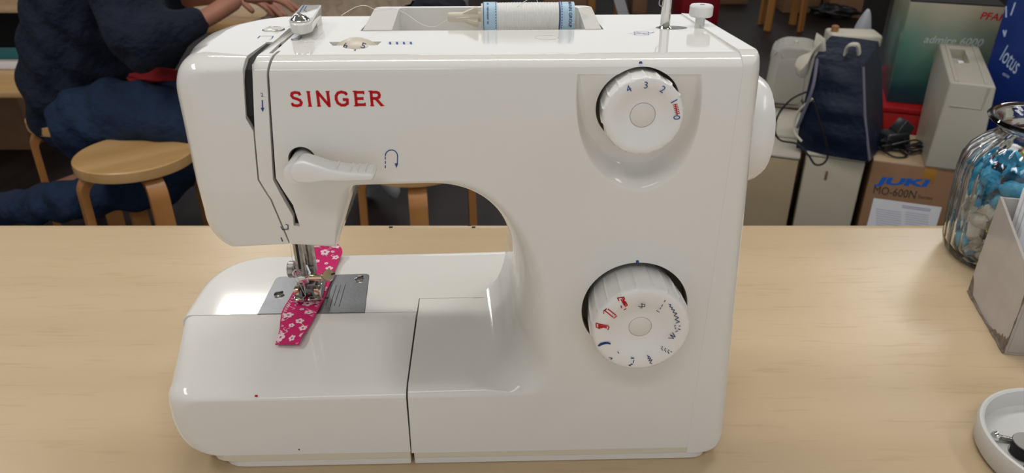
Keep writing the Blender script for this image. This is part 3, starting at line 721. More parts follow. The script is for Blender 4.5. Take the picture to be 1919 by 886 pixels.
# thumb screw on the left of the presser bar
xk = L(548, 507, ny+.002)
obj('presser_thumb_screw', lathe([(.0002, -.0001), (.0055, 0), (.0060, .0006), (.0060, .0042), (.0055, .0048), (.0030, .005), (.0022, .0052), (.0022, .012), (.0002, .0121)], 36, at(xk[0]-.003, ny+.004, xk[1]) @ Matrix.Rotation(R(90), 4, 'Y'), mod=lambda a, r, h: 1+(.03*math.cos(a*24) if r > .005 else 0)), STEEL, SM)
# needle clamp
zc = L(575, 524, ny-.008)[1]
bm = box(L(555, 524, ny-.008)[0], L(579, 524, ny-.008)[0], ny-.0085, ny+.001, zc-.0030, zc+.0030, .0010, 3)
NC = obj('needle_clamp', bm, CHROME, SM)
bm = bmesh.new(); add_tube(bm, smooth_path([(xb-.0025, ny-.008, zc+.002), (xb-.005, ny-.009, zc+.005), (xb-.003, ny-.009, zc+.009), (xb+.001, ny-.0085, zc+.006)], 5), .0006, 6)
add_tube(bm, smooth_path([(xb+.003, ny-.008, zc+.002), (xb+.0065, ny-.008, zc+.005), (xb+.0045, ny-.006, zc+.011)], 5), .0009, 6)
obj('thread_hook', bm, CHROME, NC)
xc0 = L(578, 520, ny-.006)[0]; xc1 = L(606, 520, ny-.006)[0]; zs = L(600, 521, ny-.006)[1]
bm = lathe([(.0024, 0), (.0024, xc1-xc0-.001), (.0016, xc1-xc0), (.0016, xc1-xc0+.002)], 24, at(xc0, ny-.005, zs) @ Matrix.Rotation(R(90), 4, 'Y')); CSc = obj('clamp_screw', bm, GOLD, NC)
xh, zh = L(614, 521, ny-.012)
Mh = at(xh, ny-.008, zh) @ Matrix.Rotation(R(52), 4, 'X') @ Matrix.Rotation(R(18), 4, 'Y')
KH = obj('screw_head', lathe([(.0040, -.0025), (.0043, -.002), (.0043, .0008), (.0040, .0014), (.0002, .0016)], 36, Mh), GOLD, CSc)
obj('screw_slot', box(.0018, .0045, -.0006, .0006, .0005, .0019, M=Mh @ Matrix.Rotation(R(15), 4, 'Z')), SEAMD, KH)
# needle
obj('needle', lathe([(.0002, .0650+DZ), (.0005, .068+DZ), (.0005, zc-.010), (.0009, zc-.008), (.0009, zc)], 12, at(xb+.0005, ny-.005, 0)), CHROME, SM)
# presser foot
fz = .0668+DZ
PF = obj('presser_foot_shank', box(xp-.0035, xp+.0030, ny+.002, ny+.010, fz+.007, .088+DZ, .0008), DSTEEL, SM)
bm = bmesh.new(); fx = nb(573)
add_box(bm, fx-.0095, fx-.0035, ny-.006, ny+.010, fz+.001, fz+.0058, .0006); add_box(bm, fx+.0035, fx+.0095, ny-.006, ny+.010, fz+.001, fz+.0058, .0006)
add_box(bm, fx-.006, fx+.006, ny-.003, ny+.006, fz+.0055, fz+.0098, .0008); add_tube(bm, [(fx-.0085, ny+.002, fz+.0042), (fx+.0085, ny+.002, fz+.0042)], .0013, 12)
obj('foot_ankle', bm, DSTEEL, PF)
for s in (-1, 1): obj('foot_pin_block', box(fx+s*.0072-.0018, fx+s*.0072+.0018, ny-.0075, ny-.002, fz+.0035, fz+.0085, .0005), GOLD, PF)
out = [(-.0092, .012), (-.0096, -.008), (-.0080, -.0115), (-.0035, -.0128), (-.0012, -.0122), (-.0012, -.002), (.0012, -.002), (.0012, -.0122), (.0035, -.0128), (.0080, -.0115), (.0096, -.008), (.0092, .012)]
bm = prism([(fx+a, ny+b) for a, b in out], fz, fz+.0013, FXY, .0003, 1)
for v in bm.verts:
    t = (ny-.006)-v.co.y
    if t > 0: v.co.z += t*t*38
obj('presser_foot_sole', bm, CHROME, PF)
bm = box(fx+.0096, fx+.0107, ny-.010, ny+.012, fz+.001, fz+.009, .0003); obj('foot_side_plate', bm, CHROME, PF)
# presser lifter lever seen behind the head
a = L(650, 350, .075); b = L(661, 348, .075); c_ = L(646, 404, .075)
obj('presser_lifter', prism([a, b, (b[0]-.002, c_[1]+.006), (c_[0]+.001, c_[1])], .068, .082, FXZ, .0006), WELL, SM)
# thread from the slot down to the needle
bm = tube(smooth_path([(*[L(545, 458, .004)[0]], .004, L(545, 458, .004)[1]), (L(550, 500, ny-.012)[0], ny-.012, L(550, 500, ny-.012)[1]), (xb-.002, ny-.0095, zc), (xb+.0005, ny-.0056, .068+DZ)], 8), .00016, 5)
obj('needle_thread', bm, THREAD, SM)
# small marks of wear
bm = bmesh.new(); x, z = L(481, 741, .001); add_box(bm, x-.0009, x+.0009, .0, .0012, z-.0004, z+.0006, .0003); obj('red_speck', bm, RED, SM)
bm = bmesh.new(); x, z = L(561, 842, 0); add_box(bm, x-.0005, x+.0005, -.0002, .0005, z-.0005, z+.0005); obj('brown_speck', bm, WELL, SM)

# ================================================================== THREAD SPOOL (lies in the handle trough)
def inm(x, y, z): return MM @ Vector((x, y, z))
sp0 = (911-960)/1390*.4555; sp1 = (1088-960)/1390*.4555; SR = .0088
SPO = thing('thread_spool', 'spool of white thread with pale blue printed end bands, lying in the machine handle trough', 'thread spool', inm(sp0, PY, PZs), YAW)
Ls = sp1-sp0; MX = Matrix.Rotation(R(90), 4, 'Y')
def wound():
    prof = []; n = 150
    for i in range(n+1):
        x = .0095+(Ls-.020)*i/n; prof.append((SR*.965+.00012*math.sin(i*2.2)+.00010*math.sin(i*.9)-.0004*((i/n-.5)**2), x))
    return lathe([(.004, .0095)]+prof+[(.004, Ls-.0105)], 40, MX)
obj('thread_winding', wound(), mat('wound_thread', (.84, .83, .80), .75, bump=(900, .5, .0004)), SPO)
LB = mat('pale_blue_paper', (.47, .66, .80), .5)
obj('printed_band', lathe([(.0045, .0012), (SR, .0012), (SR, .0096), (.0045, .0096)], 40, MX), LB, SPO)
obj('printed_band', lathe([(.0045, Ls-.0100), (SR*.985, Ls-.0100), (SR*.985, Ls-.001), (.0045, Ls-.001)], 40, MX), LB, SPO)
obj('end_flange', lathe([(.0035, 0), (SR*.9, 0), (SR*.9, .0012), (.0035, .0012)], 40, MX), CREAM, SPO)
def wrap_s(x0, ang0, sgn=1):
    # text runs round the cylinder (its x), letters' height along the axis
    def g(x, y):
        a = ang0+x/SR; return (x0+sgn*y, -SR*1.008*math.sin(a)*1, SR*1.008*math.cos(a))
    return g
text_obj('printed_word', 'om  rainwater to', .0022, BLUED, SPO, None, .00003, warp=wrap_s(.0042, R(58)))
text_obj('printed_word', 'AMANN GROUP', .0028, BLUED, SPO, None, .00004, warp=wrap_s(Ls-.0038, R(58)))
for xx in (.0090, Ls-.0088):
    bm = bmesh.new()
    for k in range(-3, 14):
        a0 = R(-20+k*11)
        b2 = [(xx, -SR*1.012*math.sin(a0+j*R(1.8)), SR*1.012*math.cos(a0+j*R(1.8))) for j in range(4)]
        add_tube(bm, b2, .00025, 5)
    obj('printed_dashes', bm, BLUE, SPO)
for xx in (.0016, Ls-.0098):
    bm = bmesh.new(); add_tube(bm, [(xx, -SR*1.006*math.sin(R(a)), SR*1.006*math.cos(R(a))) for a in range(-60, 160, 8)], .0002, 5); obj('printed_line', bm, BLUE, SPO)
# thread tail looping over the machine top
def sl(px, py, y): x, z = L(px, py, y); return MI @ (MM @ Vector((x, y, z)))
tail = [sl(640, 29, .10), sl(668, 13, .11), sl(688, 11, .112), sl(705, 18, .115), sl(735, 15, .118), sl(760, 25, .117), sl(790, 45, .112), sl(815, 50, .108), sl(842, 36, .104), sl(880, 32, .099)]
base = Vector((sp0, PY, PZs))
obj('thread_tail', tube([p-base for p in smooth_path(tail, 8)], .00017, 5), THREAD, SPO)
tail2 = [sl(970, 12, .100), sl(985, 2, .105), sl(998, -6, .11), sl(1005, -2, .112), sl(1012, 12, .11)]
obj('thread_loop', tube([p-base for p in smooth_path(tail2, 8)], .00017, 5), THREAD, SPO)

# ================================================================== FABRIC STRIP
def fabric():
    zt = .0640
    rows = [((588, 463), (634, 457), .0705), ((588, 468), (642, 469), .0690), ((583, 487), (635, 489), .0662), ((576, 506), (627, 510), .0656), ((565, 530), (616, 537), .0652), ((550, 548), (609, 556), .0650), ((542, 560), (605, 565), .0650), ((530, 580), (596, 582), .0648), ((526, 600), (587, 598), .0648), ((524, 619), (575, 619), .0638), ((516, 644), (561, 646), .0625)]
    Lp = []; Rp = []
    for a, b, z in rows:
        z += DZ
        Lp.append(Vector((*LZ(*a, z), z))); Rp.append(Vector((*LZ(*b, z), z)))
    Lp = smooth_path(Lp, 6); Rp = smooth_path(Rp, 6); n = len(Lp); NV = 12
    def P(u, v, h=0):
        i = min(n-1, max(0, u*(n-1))); k = min(n-2, int(i)); t = i-k
        a = Lp[k].lerp(Lp[k+1], t); b = Rp[k].lerp(Rp[k+1], t); p = a.lerp(b, v)
        p.z += .0007*math.sin(v*math.pi)*abs(u-.5)*2+.0004*math.sin(u*17+v*3)+h; 
        if u > .9: p.z += .0012*math.sin((u-.9)*10*math.pi)*v
        return p
    bm = bmesh.new(); g = [[bm.verts.new(P(i/(n-1), j/NV)) for j in range(NV+1)] for i in range(n)]
    g2 = [[bm.verts.new(P(i/(n-1), j/NV, -.0006)) for j in range(NV+1)] for i in range(n)]
    for i in range(n-1):
        for j in range(NV):
            bm.faces.new((g[i][j], g[i][j+1], g[i+1][j+1], g[i+1][j])); bm.faces.new((g2[i][j], g2[i+1][j], g2[i+1][j+1], g2[i][j+1]))
    for i in range(n-1):
        bm.faces.new((g[i][0], g[i+1][0], g2[i+1][0], g2[i][0])); bm.faces.new((g[i][NV], g2[i][NV], g2[i+1][NV], g[i+1][NV]))
    for j in range(NV):
        bm.faces.new((g[0][j], g2[0][j], g2[0][j+1], g[0][j+1])); bm.faces.new((g[-1][j], g[-1][j+1], g2[-1][j+1], g2[-1][j]))
    bmesh.ops.recalc_face_normals(bm, faces=bm.faces)
    Ltot = sum((Lp[i+1]-Lp[i]).length for i in range(n-1)); Wd = .0205
    def patch(pts):
        pts = [(u, min(.995, max(.005, v))) for u, v in pts]
        try:
            fc = bm.faces.new([bm.verts.new(P(u, v, .00025)) for u, v in pts]); fc.material_index = 1
        except Exception: pass
    def flower(u, v, r, k=5):
        ph = random.random()*6
        for i in range(k):
            a = ph+i*2*math.pi/k; cu, cv = u+r*.75*math.sin(a)/Ltot, v+r*.75*math.cos(a)/Wd
            patch([(cu+r*.48*math.sin(t*.785)/Ltot, cv+r*.48*math.cos(t*.785)/Wd) for t in range(8)])
        # ring round an open middle
        for i in range(8):
            a0, a1 = i*.785, (i+1)*.785
            patch([(u+r*q*math.sin(a)/Ltot, v+r*q*math.cos(a)/Wd) for q, a in ((.32, a0), (.7, a0), (.7, a1), (.32, a1))])
    def line(pts, w):
        for (u0, v0), (u1, v1) in zip(pts, pts[1:]):
            du, dv = (u1-u0)*Ltot, (v1-v0)*Wd; l = math.hypot(du, dv) or 1; nu, nv = -dv/l*w/Ltot, du/l*w/Wd
            patch([(u0+nu, v0+nv), (u1+nu, v1+nv), (u1-nu, v1-nv), (u0-nu, v0-nv)])
    for u, v, r in [(.04, .12, .0026), (.03, .5, .0026), (.05, .8, .0030), (.13, .42, .0028), (.12, .68, .0012), (.17, .85, .0020), (.21, .25, .0015), (.23, .6, .0013), (.28, .78, .0024), (.35, .3, .0018), (.42, .85, .0024), (.47, .15, .0024),
                    (.60, .35, .0030), (.62, .80, .0022), (.64, .62, .0028), (.70, .55, .0012), (.73, .78, .0022), (.76, .22, .0028), (.82, .62, .0024), (.86, .40, .0018), (.88, .82, .0024), (.95, .14, .0030), (.96, .62, .0022)]:
        flower(u, v, r)
    for k in range(22):
        u = .03+.94*random.random(); v = random.choice([.12, .3, .7, .88])+random.uniform(-.08, .08)
        pts = [(u, v)]
        for j in range(4): pts.append((pts[-1][0]+random.uniform(.008, .016), pts[-1][1]+random.choice([-.12, .12])*random.uniform(.5, 1)))
        line(pts, .00016)
    for k in range(30):     # frayed white flecks along both cut edges
        u = .5+.49*random.random(); v = random.choice([.04, .96]); line([(u, v), (u+.012, v+(.1 if v < .5 else -.1)), (u+.018, v)], .0002)
    return bm
fo = obj('fabric_strip', fabric(), [mat('magenta_cotton', (.58, .008, .13), .8, bump=(2500, .3, .0003)), mat('pale_pink_print', (.86, .62, .68), .8)])
fo.matrix_world = MM
tag(fo, 'narrow magenta fabric strip with white flower print held under the presser foot', 'fabric')

# ================================================================== RIGHT FOREGROUND: jar, holder, dish
GLASS = mat('clear_glass', (.98, 1, 1), .0, trans=1.0, ior=1.45)
JC = Vector((.488, .640, .900))
JR = thing('glass_jar', 'ribbed clear glass jar of wrapped sweets at the right edge of the table', 'jar', JC)
def jar():
    outp = [(.045, .0), (.052, .0015), (.0555, .006), (.0575, .015), (.0605, .05), (.0625, .085), (.0615, .097), (.057, .108), (.049, .117), (.042, .1225), (.0395, .127), (.0405, .132), (.047, .1365), (.0505, .1385), (.0515, .1405), (.0500, .1425)]
    inp = [(.0455, .1415), (.040, .136), (.0368, .130), (.0365, .126), (.040, .120), (.047, .114), (.0545, .106), (.0585, .096), (.0595, .085), (.0577, .05), (.0547, .015), (.0525, .008), (.045, .005), (.0005, .005)]
    bm = bmesh.new(); n = 160
    def md(a, r, h): return 1+.014*math.cos(a*26) if .01 < h < .118 and r > .0 else 1
    add_lathe(bm, [(.0005, .0)]+outp+inp, n, mod=md, caps=True)
    return bm
obj('jar_glass', jar(), GLASS, JR, 60)
CANDY = {'blue': mat('blue_foil_wrap', (.02, .36, .60), .25, spec=.8, bump=(300, .8, .003)), 'white': mat('white_wax_wrap', (.72, .70, .64), .3, bump=(300, .8, .003)),
         'red': mat('orange_red_foil_wrap', (.72, .10, .04), .25, bump=(300, .8, .003)), 'yellow': mat('yellow_foil_wrap', (.70, .50, .05), .3, bump=(300, .8, .003))}
def candy_mesh(cm, seed):
    rnd = random.Random(seed); bm = bmesh.new(); bmesh.ops.create_icosphere(bm, subdivisions=3, radius=1)
    for v in bm.verts:
        n = v.co.normalized(); k = 1+.10*math.sin(7*n.x+seed)+.08*math.sin(9*n.y*n.z*3+seed*2)+rnd.uniform(-.04, .04)
        v.co = Vector((n.x*.013*k, n.y*.0075*k, n.z*.0065*k))
    me = bpy.data.meshes.new('sweet'); 
    for s in (-1, 1):    # twisted wrapper ends
        c0 = bm.verts.new((s*.0115, 0, 0)); ring = []
        for i in range(10):
            a = i*2*math.pi/10; rr = .0065*(1+.35*(i % 2)); ring.append(bm.verts.new((s*(.0185+.0015*(i % 3)), rr*math.cos(a), rr*.7*math.sin(a))))
        for i in range(10): bm.faces.new((c0, ring[i], ring[(i+1) % 10]))
    bm.to_mesh(me); bm.free(); me.materials.append(cm)
    for p in me.polygons: p.use_smooth = True
    return me
CM = {k: [candy_mesh(m, i*3+len(k)) for i in range(2)] for k, m in CANDY.items()}
lay = [(.014, 'blue white blue blue white blue blue blue'), (.029, 'white white blue white yellow blue white blue'), (.043, 'white yellow white blue white white blue white'), (.057, 'white blue blue white blue red blue white'), (.071, 'blue blue blue red blue blue red blue'), (.085, 'blue blue red yellow blue red blue red'), (.096, 'blue red yellow red')]
SWL = {'blue': 'shiny blue wrapped sweet among the others inside the glass jar', 'white': 'white waxed-paper wrapped sweet inside the glass jar', 'red': 'orange-red foil wrapped sweet inside the glass jar', 'yellow': 'yellow wrapped sweet inside the glass jar'}
num = 0
for z, cols in lay:
    cl = cols.split()
    for i, c_ in enumerate(cl):
        a = R(160+360*i/len(cl)+z*700); r = .0385 if len(cl) > 5 else .02
        if z > .05 and math.cos(a) < -.45 and c_ == 'red': c_ = 'blue'
        o = bpy.data.objects.new('wrapped_sweet', CM[c_][num % 2]); COL.objects.link(o); num += 1
        o.location = JC+Vector((r*math.cos(a), r*math.sin(a), z+random.uniform(-.002, .002))); k_ = 1.15; o.scale = (k_*.9, k_, k_)
        o.rotation_euler = (random.uniform(-.7, .7), random.uniform(-.5, .5), a+R(90)+random.uniform(-.3, .3))
        tag(o, SWL[c_], 'sweet', '%s sweets in the glass jar' % {'red': 'orange-red'}.get(c_, c_))
# leaflet holder
b0 = W(1814, 546, .9005); b1 = W(1881, 662, .9005)
dirn = (b1-b0); dirn.z = 0; wl = dirn.length; dirn.normalize(); nrm = Vector((-dirn.y, dirn.x, 0))
hz = WY(1868, 368, b0.y).z-.9
HO = thing('leaflet_holder', 'smoky clear plastic holder with worn edges and white paper inside, beside the glass jar', 'holder', (b0.x, b0.y, .9), math.atan2(dirn.y, dirn.x))
SMOKE = mat('smoky_acrylic', (.56, .52, .49), .15, alpha=.78, noise=(40, .12, (.52, .48, .45)))
Hh = hz
ln = wl
# local frame: x along the left face towards the viewer, y to the right
def hpanel(x0, x1, y0, y1, z0, z1): return box(x0, x1, y0, y1, z0, z1, .0006)
print('holder', wl, hz, b0, b1)
obj('side_panel', prism([(0, .002), (ln, .002), (ln, Hh*.72), (ln*.55, Hh*.84), (0, Hh)], 0, .0022, lambda a, b, d: (a, d, b)), SMOKE, HO)
obj('front_panel', hpanel(ln-.0022, ln, .0023, .11, .002, Hh*.60), SMOKE, HO)
obj('back_panel', hpanel(0, .0022, .0023, .11, .002, Hh), SMOKE, HO)
obj('base_panel', hpanel(.0, ln, .0, .11, .0, .0020), SMOKE, HO)
obj('right_panel', prism([(0, .002), (ln, .002), (ln, Hh*.72), (0, Hh)], .1101, .1123, lambda a, b, d: (a, d, b)), SMOKE, HO)
DIRT = mat('worn_grime', (.12, .085, .06), .7, noise=(200, .2, (.22, .18, .15)))
bm = bmesh.new(); add_tube(bm, [(ln*i/20, -.0003, .0012+.0004*random.random()) for i in range(21)], [.0007+.0005*random.random() for _ in range(21)], 6); add_tube(bm, [(ln, -.0002, .002+Hh*.6*i/12) for i in range(13)], [.0003+.0006*random.random() for _ in range(13)], 6)
obj('worn_edge', bm, DIRT, HO)
obj('worn_patch', prism([(ln*.62, .003), (ln*.985, .003), (ln*.98, .015), (ln*.955, .011), (ln*.93, .013), (ln*.91, .010), (ln*.88, .012), (ln*.86, .008), (ln*.82, .0085), (ln*.79, .006), (ln*.74, .007), (ln*.70, .004)], -.0003, 0, lambda a, b, d: (a, d, b)), DIRT, HO)
obj('worn_patch', prism([(.0, .018), (.004, .016), (.012, .004), (.03, .003), (.0, .003)], -.0003, 0, lambda a, b, d: (a, d, b)), DIRT, HO)
PAP = mat('white_paper', (.80, .80, .83), .6)
pp_ = thing('paper_stack', 'stack of white paper leaflets standing in the smoky plastic holder', 'paper', HO.location+Vector((0, 0, .003)), HO.rotation_euler.z)
for k, (dx, hh) in enumerate([(.012, 1.13), (.020, 1.10), (.028, 1.06)]):
    bm = box(dx, dx+.006, .012, .104, 0, Hh*hh-.003, .0004); bmesh.ops.rotate(bm, cent=(dx, 0, 0), matrix=Matrix.Rotation(R(-3), 3, 'Y'), verts=bm.verts); obj('leaflet', bm, PAP, pp_)
# dish
dt = W(1935, 728, .917); dlft = W(1824, 800, .917); rr = (dt.y-dlft.y); print('dish', rr)
rr = .0545; DC = Vector((dlft.x+rr+.0030, W(1824, 808, .917).y-.0115, .9))
DS = obj('parts_dish', lathe([(rr-.006, 0), (rr-.002, .001), (rr, .004), (rr+.0008, .016), (rr-.0002, .0185), (rr-.0018, .0190), (rr-.0032, .0180), (rr-.0045, .006), (rr-.008, .0035), (.0005, .003)], 96, at(*DC)), mat('matt_white_plastic', (.66, .655, .63), .4))
tag(DS, 'round shallow white dish holding a screw and a bobbin, right front corner of the table', 'dish')
sp = W(1868, 814, .908); SC = thing('machine_screw', 'small silver round-headed screw lying in the white dish', 'screw', (sp.x, sp.y, .9065), R(-12))
Ms = Matrix.Rotation(R(90), 4, 'Y')
obj('screw_head', lathe([(.0002, -.0032), (.0016, -.0030), (.0030, -.0018), (.0037, -.0002), (.0037, .0006), (.0015, .0008)], 28, Ms), CHROME, SC)
bm = lathe([(.0015, .0008)]+[(.0015+(.00025 if i % 2 else 0), .0015+i*.0004) for i in range(24)]+[(.0002, .0118)], 16, Matrix.Rotation(R(97), 4, 'Y')); obj('threaded_shank', bm, STEEL, SC)
bp = W(1928, 838, .9095); BO = thing('bobbin', 'metal bobbin wound with black thread beside the screw in the white dish', 'bobbin', (bp.x, bp.y, .9032), 0)
for z in (0, .0095): obj('flange', lathe([(.0035, z), (.0100, z), (.0103, z+.0004), (.0100, z+.0008), (.0035, z+.0008)], 40, Matrix.Rotation(R(0), 4, 'X'), caps=False), DSTEEL, BO)
obj('wound_thread', lathe([(.0036, .0008), (.0094, .0008), (.0096, .005), (.0094, .0095), (.0036, .0095)], 40), mat('black_thread', (.012, .012, .014), .8, bump=(900, .5)), BO)
obj('hub', lathe([(.0036, 0), (.0036, .0103), (.0030, .0103), (.0030, 0)], 24, caps=False), CHROME, BO)
obj('thread_end', tube(smooth_path([(-.006, -.0075, .003), (-.007, -.0100, .0020), (-.0085, -.0115, .001), (-.0085, -.0140, .0006)], 5), .0002, 5), mat('grey_green_thread', (.05, .06, .05), .8), BO)

# ================================================================== BACKGROUND: STOOLS
def stool_mesh(root, legs=(0, 90, 180, 270), h=.45, r=.168):
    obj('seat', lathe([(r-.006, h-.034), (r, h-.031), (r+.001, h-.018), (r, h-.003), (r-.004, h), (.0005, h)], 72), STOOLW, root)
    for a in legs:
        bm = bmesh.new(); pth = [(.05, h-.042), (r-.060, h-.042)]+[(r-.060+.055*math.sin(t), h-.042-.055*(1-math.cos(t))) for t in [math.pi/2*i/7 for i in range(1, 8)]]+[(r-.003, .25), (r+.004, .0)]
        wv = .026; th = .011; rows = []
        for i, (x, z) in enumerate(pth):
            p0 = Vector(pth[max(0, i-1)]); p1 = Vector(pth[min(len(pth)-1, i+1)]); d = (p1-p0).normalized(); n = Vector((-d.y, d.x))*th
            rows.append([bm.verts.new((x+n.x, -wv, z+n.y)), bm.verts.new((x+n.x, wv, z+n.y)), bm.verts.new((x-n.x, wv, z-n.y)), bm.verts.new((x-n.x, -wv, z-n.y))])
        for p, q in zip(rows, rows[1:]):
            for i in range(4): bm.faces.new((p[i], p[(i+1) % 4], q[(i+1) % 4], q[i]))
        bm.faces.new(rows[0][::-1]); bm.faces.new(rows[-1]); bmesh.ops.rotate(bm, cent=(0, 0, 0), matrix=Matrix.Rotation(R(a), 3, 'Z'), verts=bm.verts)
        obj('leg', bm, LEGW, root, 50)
c0 = W(244, 291, .45)
ST = thing('round_stool', 'round birch stool with bent legs standing in front of the person in navy', 'stool', (c0.x, c0.y+.03, 0), R(40), 'round birch stools'); stool_mesh(ST)
c1 = W(768, 333, .45); dup(ST, (c1.x-.005, c1.y+.172, 0), R(8), 'round birch stool seen through the opening under the machine arm')
fts = [W(1415, 43, 0), W(1438, 61, 0), W(1484, 43, 0), W(1513, 60, 0)]; cc = sum(fts, Vector())/4
dup(ST, (cc.x, cc.y, 0), R(40), 'distant birch stool whose legs stand before the cardboard boxes, upper right')
c4 = WY(85, 215, 2.40); dup(ST, (c4.x+.10, 2.44, 0), R(35), 'birch stool on which the person in navy sits')

# ================================================================== PERSON
NAVY = mat('navy_knit', (.004, .008, .022), .9, bump=(16, 1.0, .03)); JEAN = mat('blue_denim', (.007, .024, .066), .85, noise=(25, .2, (.005, .016, .045)), bump=(14, 1.0, .03))
SKIN = mat('skin', (.42, .19, .12), .5, noise=(18, .3, (.36, .15, .10)))
def skin(name, verts, edges, radii, m, parent, sub=2, root=0):
    me = bpy.data.meshes.new(name); me.from_pydata([tuple(v) for v in verts], edges, []); o = bpy.data.objects.new(name, me); COL.objects.link(o)
    md = o.modifiers.new('s', 'SKIN'); sv = me.skin_vertices[0].data
    for i, r in enumerate(radii): sv[i].radius = (r, r) if not isinstance(r, tuple) else r; sv[i].use_root = (i == root)
    md.use_smooth_shade = True; s2 = o.modifiers.new('d', 'SUBSURF'); s2.levels = sub; s2.render_levels = sub
    bpy.context.view_layer.update(); nm = bpy.data.meshes.new_from_object(o.evaluated_get(bpy.context.evaluated_depsgraph_get())); o.modifiers.clear(); o.data = nm
    nm.materials.clear(); nm.materials.append(m)
    for p in nm.polygons: p.use_smooth = True
    o.parent = parent; return o
PP = thing('person', 'person in a navy jumper and blue jeans, seated and leaning over a cream cloth', 'person', (0, 0, 0))
Yp = 2.40
P_ = lambda px, py, Y=Yp: WY(px, py, Y)
head = P_(330, -210, 2.42)
# body (skin) : one surface, clothes over it
neck = P_(285, -150, 2.42); ch = P_(205, -70, 2.42); mid = P_(165, 60); pel = P_(140, 165)
shR = P_(215, -60, 2.22); elR = P_(262, 82, 2.10); wrR = P_(385, 36, 2.22); haR = P_(450, -6, 2.32)
shL = P_(215, -60, 2.62); elL = P_(290, 20, 2.66); wrL = P_(345, 0, 2.60); haL = P_(440, -12, 2.50)
knR = P_(420, 250, 2.22); knL = P_(450, 215, 2.52); hiR = P_(130, 215, 2.30); hiL = P_(140, 200, 2.50)
ftR = Vector((P_(60, 400, 2.3).x, 2.22, .12)); ftR = W(40, 385, .14); ftL = Vector((knL.x+.02, 2.6, .09))
V = [pel, mid, ch, neck, head, shR, elR, wrR, haR, shL, elL, wrL, haL, hiR, knR, ftR, hiL, knL, ftL]
Ed = [(0, 1), (1, 2), (2, 3), (3, 4), (2, 5), (5, 6), (6, 7), (7, 8), (2, 9), (9, 10), (10, 11), (11, 12), (0, 13), (13, 14), (14, 15), (0, 16), (16, 17), (17, 18)]
Ra = [.09, .09, .10, .055, .09, .05, .038, .028, .03, .05, .038, .028, .03, .05, .05, .04, .05, .05, .04]
skin('body', V, Ed, Ra, SKIN, PP)
def hand(w, h, name, up):
    d = (h-w).normalized(); side = d.cross(Vector((0, 0, 1))).normalized(); dn = Vector((0, 0, -1))
    vs = [w, w+d*.05, w+d*.095]; es = [(0, 1), (1, 2)]; ra = [.026, (.034, .018), (.036, .016)]
    for k, s in enumerate((-.030, -.010, .010, .030)):
        ln_ = (.068, .080, .076, .058)[k]; b = w+d*.095+side*s; i = len(vs)
        vs += [b, b+d*ln_*.5+dn*.012, b+d*ln_+dn*.040]; es += [(2, i), (i, i+1), (i+1, i+2)]; ra += [.0095, .0088, .0075]
    i = len(vs); b = w+d*.035-side*up*.03; vs += [b, b+d*.035-side*up*.025+dn*.01, b+d*.065-side*up*.028+dn*.03]; es += [(1, i), (i, i+1), (i+1, i+2)]; ra += [.013, .011, .009]
    return skin(name, vs, es, ra, SKIN, PP, 1)
hand(haR, haR+Vector((.12, .05, -.01)), 'right_hand', 1); hand(haL, haL+Vector((.12, -.03, -.02)), 'left_hand', -1)
# clothes: tapered limbs fused into one surface
def fused(name, chains, m, parent, vox=.013, it=9):
    bm = bmesh.new()
    for ch_ in chains:
        for (p, r), (q, r2) in zip(ch_, ch_[1:]):
            p, q = Vector(p), Vector(q); n = max(2, int((q-p).length/.03)); add_tube(bm, [p.lerp(q, k/n) for k in range(n+1)], [r+(r2-r)*k/n for k in range(n+1)], 20)
        for p, r in ch_:
            b2 = bmesh.new(); bmesh.ops.create_icosphere(b2, subdivisions=3, radius=r); bmesh.ops.translate(b2, vec=Vector(p), verts=b2.verts)
            me = bpy.data.meshes.new('t'); b2.to_mesh(me); b2.free(); bm.from_mesh(me); bpy.data.meshes.remove(me)
    me = bpy.data.meshes.new(name); bmesh.ops.recalc_face_normals(bm, faces=bm.faces); bm.to_mesh(me); bm.free(); o = bpy.data.objects.new(name, me); COL.objects.link(o)
    md = o.modifiers.new('r', 'REMESH'); md.mode = 'VOXEL'; md.voxel_size = vox; s_ = o.modifiers.new('s', 'SMOOTH'); s_.iterations = it; s_.factor = .6
    bpy.context.view_layer.update(); nm = bpy.data.meshes.new_from_object(o.evaluated_get(bpy.context.evaluated_depsgraph_get())); o.modifiers.clear(); o.data = nm; nm.materials.clear(); nm.materials.append(m)
    for v in nm.vertices:       # soft folds
        c = v.co; k = .006*math.sin(c.z*42+c.x*25+3*math.sin(c.x*9))+.004*math.sin(c.x*60-c.z*30+c.y*20); v.co = c+v.normal*k
    for p in nm.polygons: p.use_smooth = True
    o.parent = parent; return o
J = lambda px, py, r, Y=2.40: (P_(px, py, Y), r)
fused('jumper', [[J(140, 215, .135), J(132, 165, .15), J(150, 60, .165), J(175, -60, .17), J(235, -120, .10)],
                 [J(132, 165, .14), J(205, 105, .135, 2.44), J(280, 95, .10, 2.48)], [J(150, 60, .15), J(215, 20, .14, 2.44), J(290, 70, .10, 2.52)],
                 [(shR, .10), (elR, .080), (elR.lerp(wrR, .45), .066), (elR.lerp(wrR, .78), .050)], [(ch, .13), (shR, .095)], [(ch, .13), (shL, .095)],
                 [(shL, .09), (elL, .075), (elL.lerp(wrL, .5), .06), (elL.lerp(wrL, .85), .05)]], NAVY, PP)
fused('jeans', [[J(150, 215, .12), J(170, 225, .125, 2.30), J(270, 215, .118, 2.26), (knR, .095)], [(knR, .09), J(300, 345, .072, 2.2), J(130, 375, .066, 2.12), (W(-10, 395, .12), .060)],
                [J(150, 210, .12, 2.46), J(300, 190, .105, 2.52), (knL, .085)], [(knL, .085), (ftL+Vector((0, 0, .2)), .068), (ftL+Vector((0, 0, .03)), .06)], [J(150, 225, .11), J(170, 270, .08, 2.34)]], JEAN, PP)
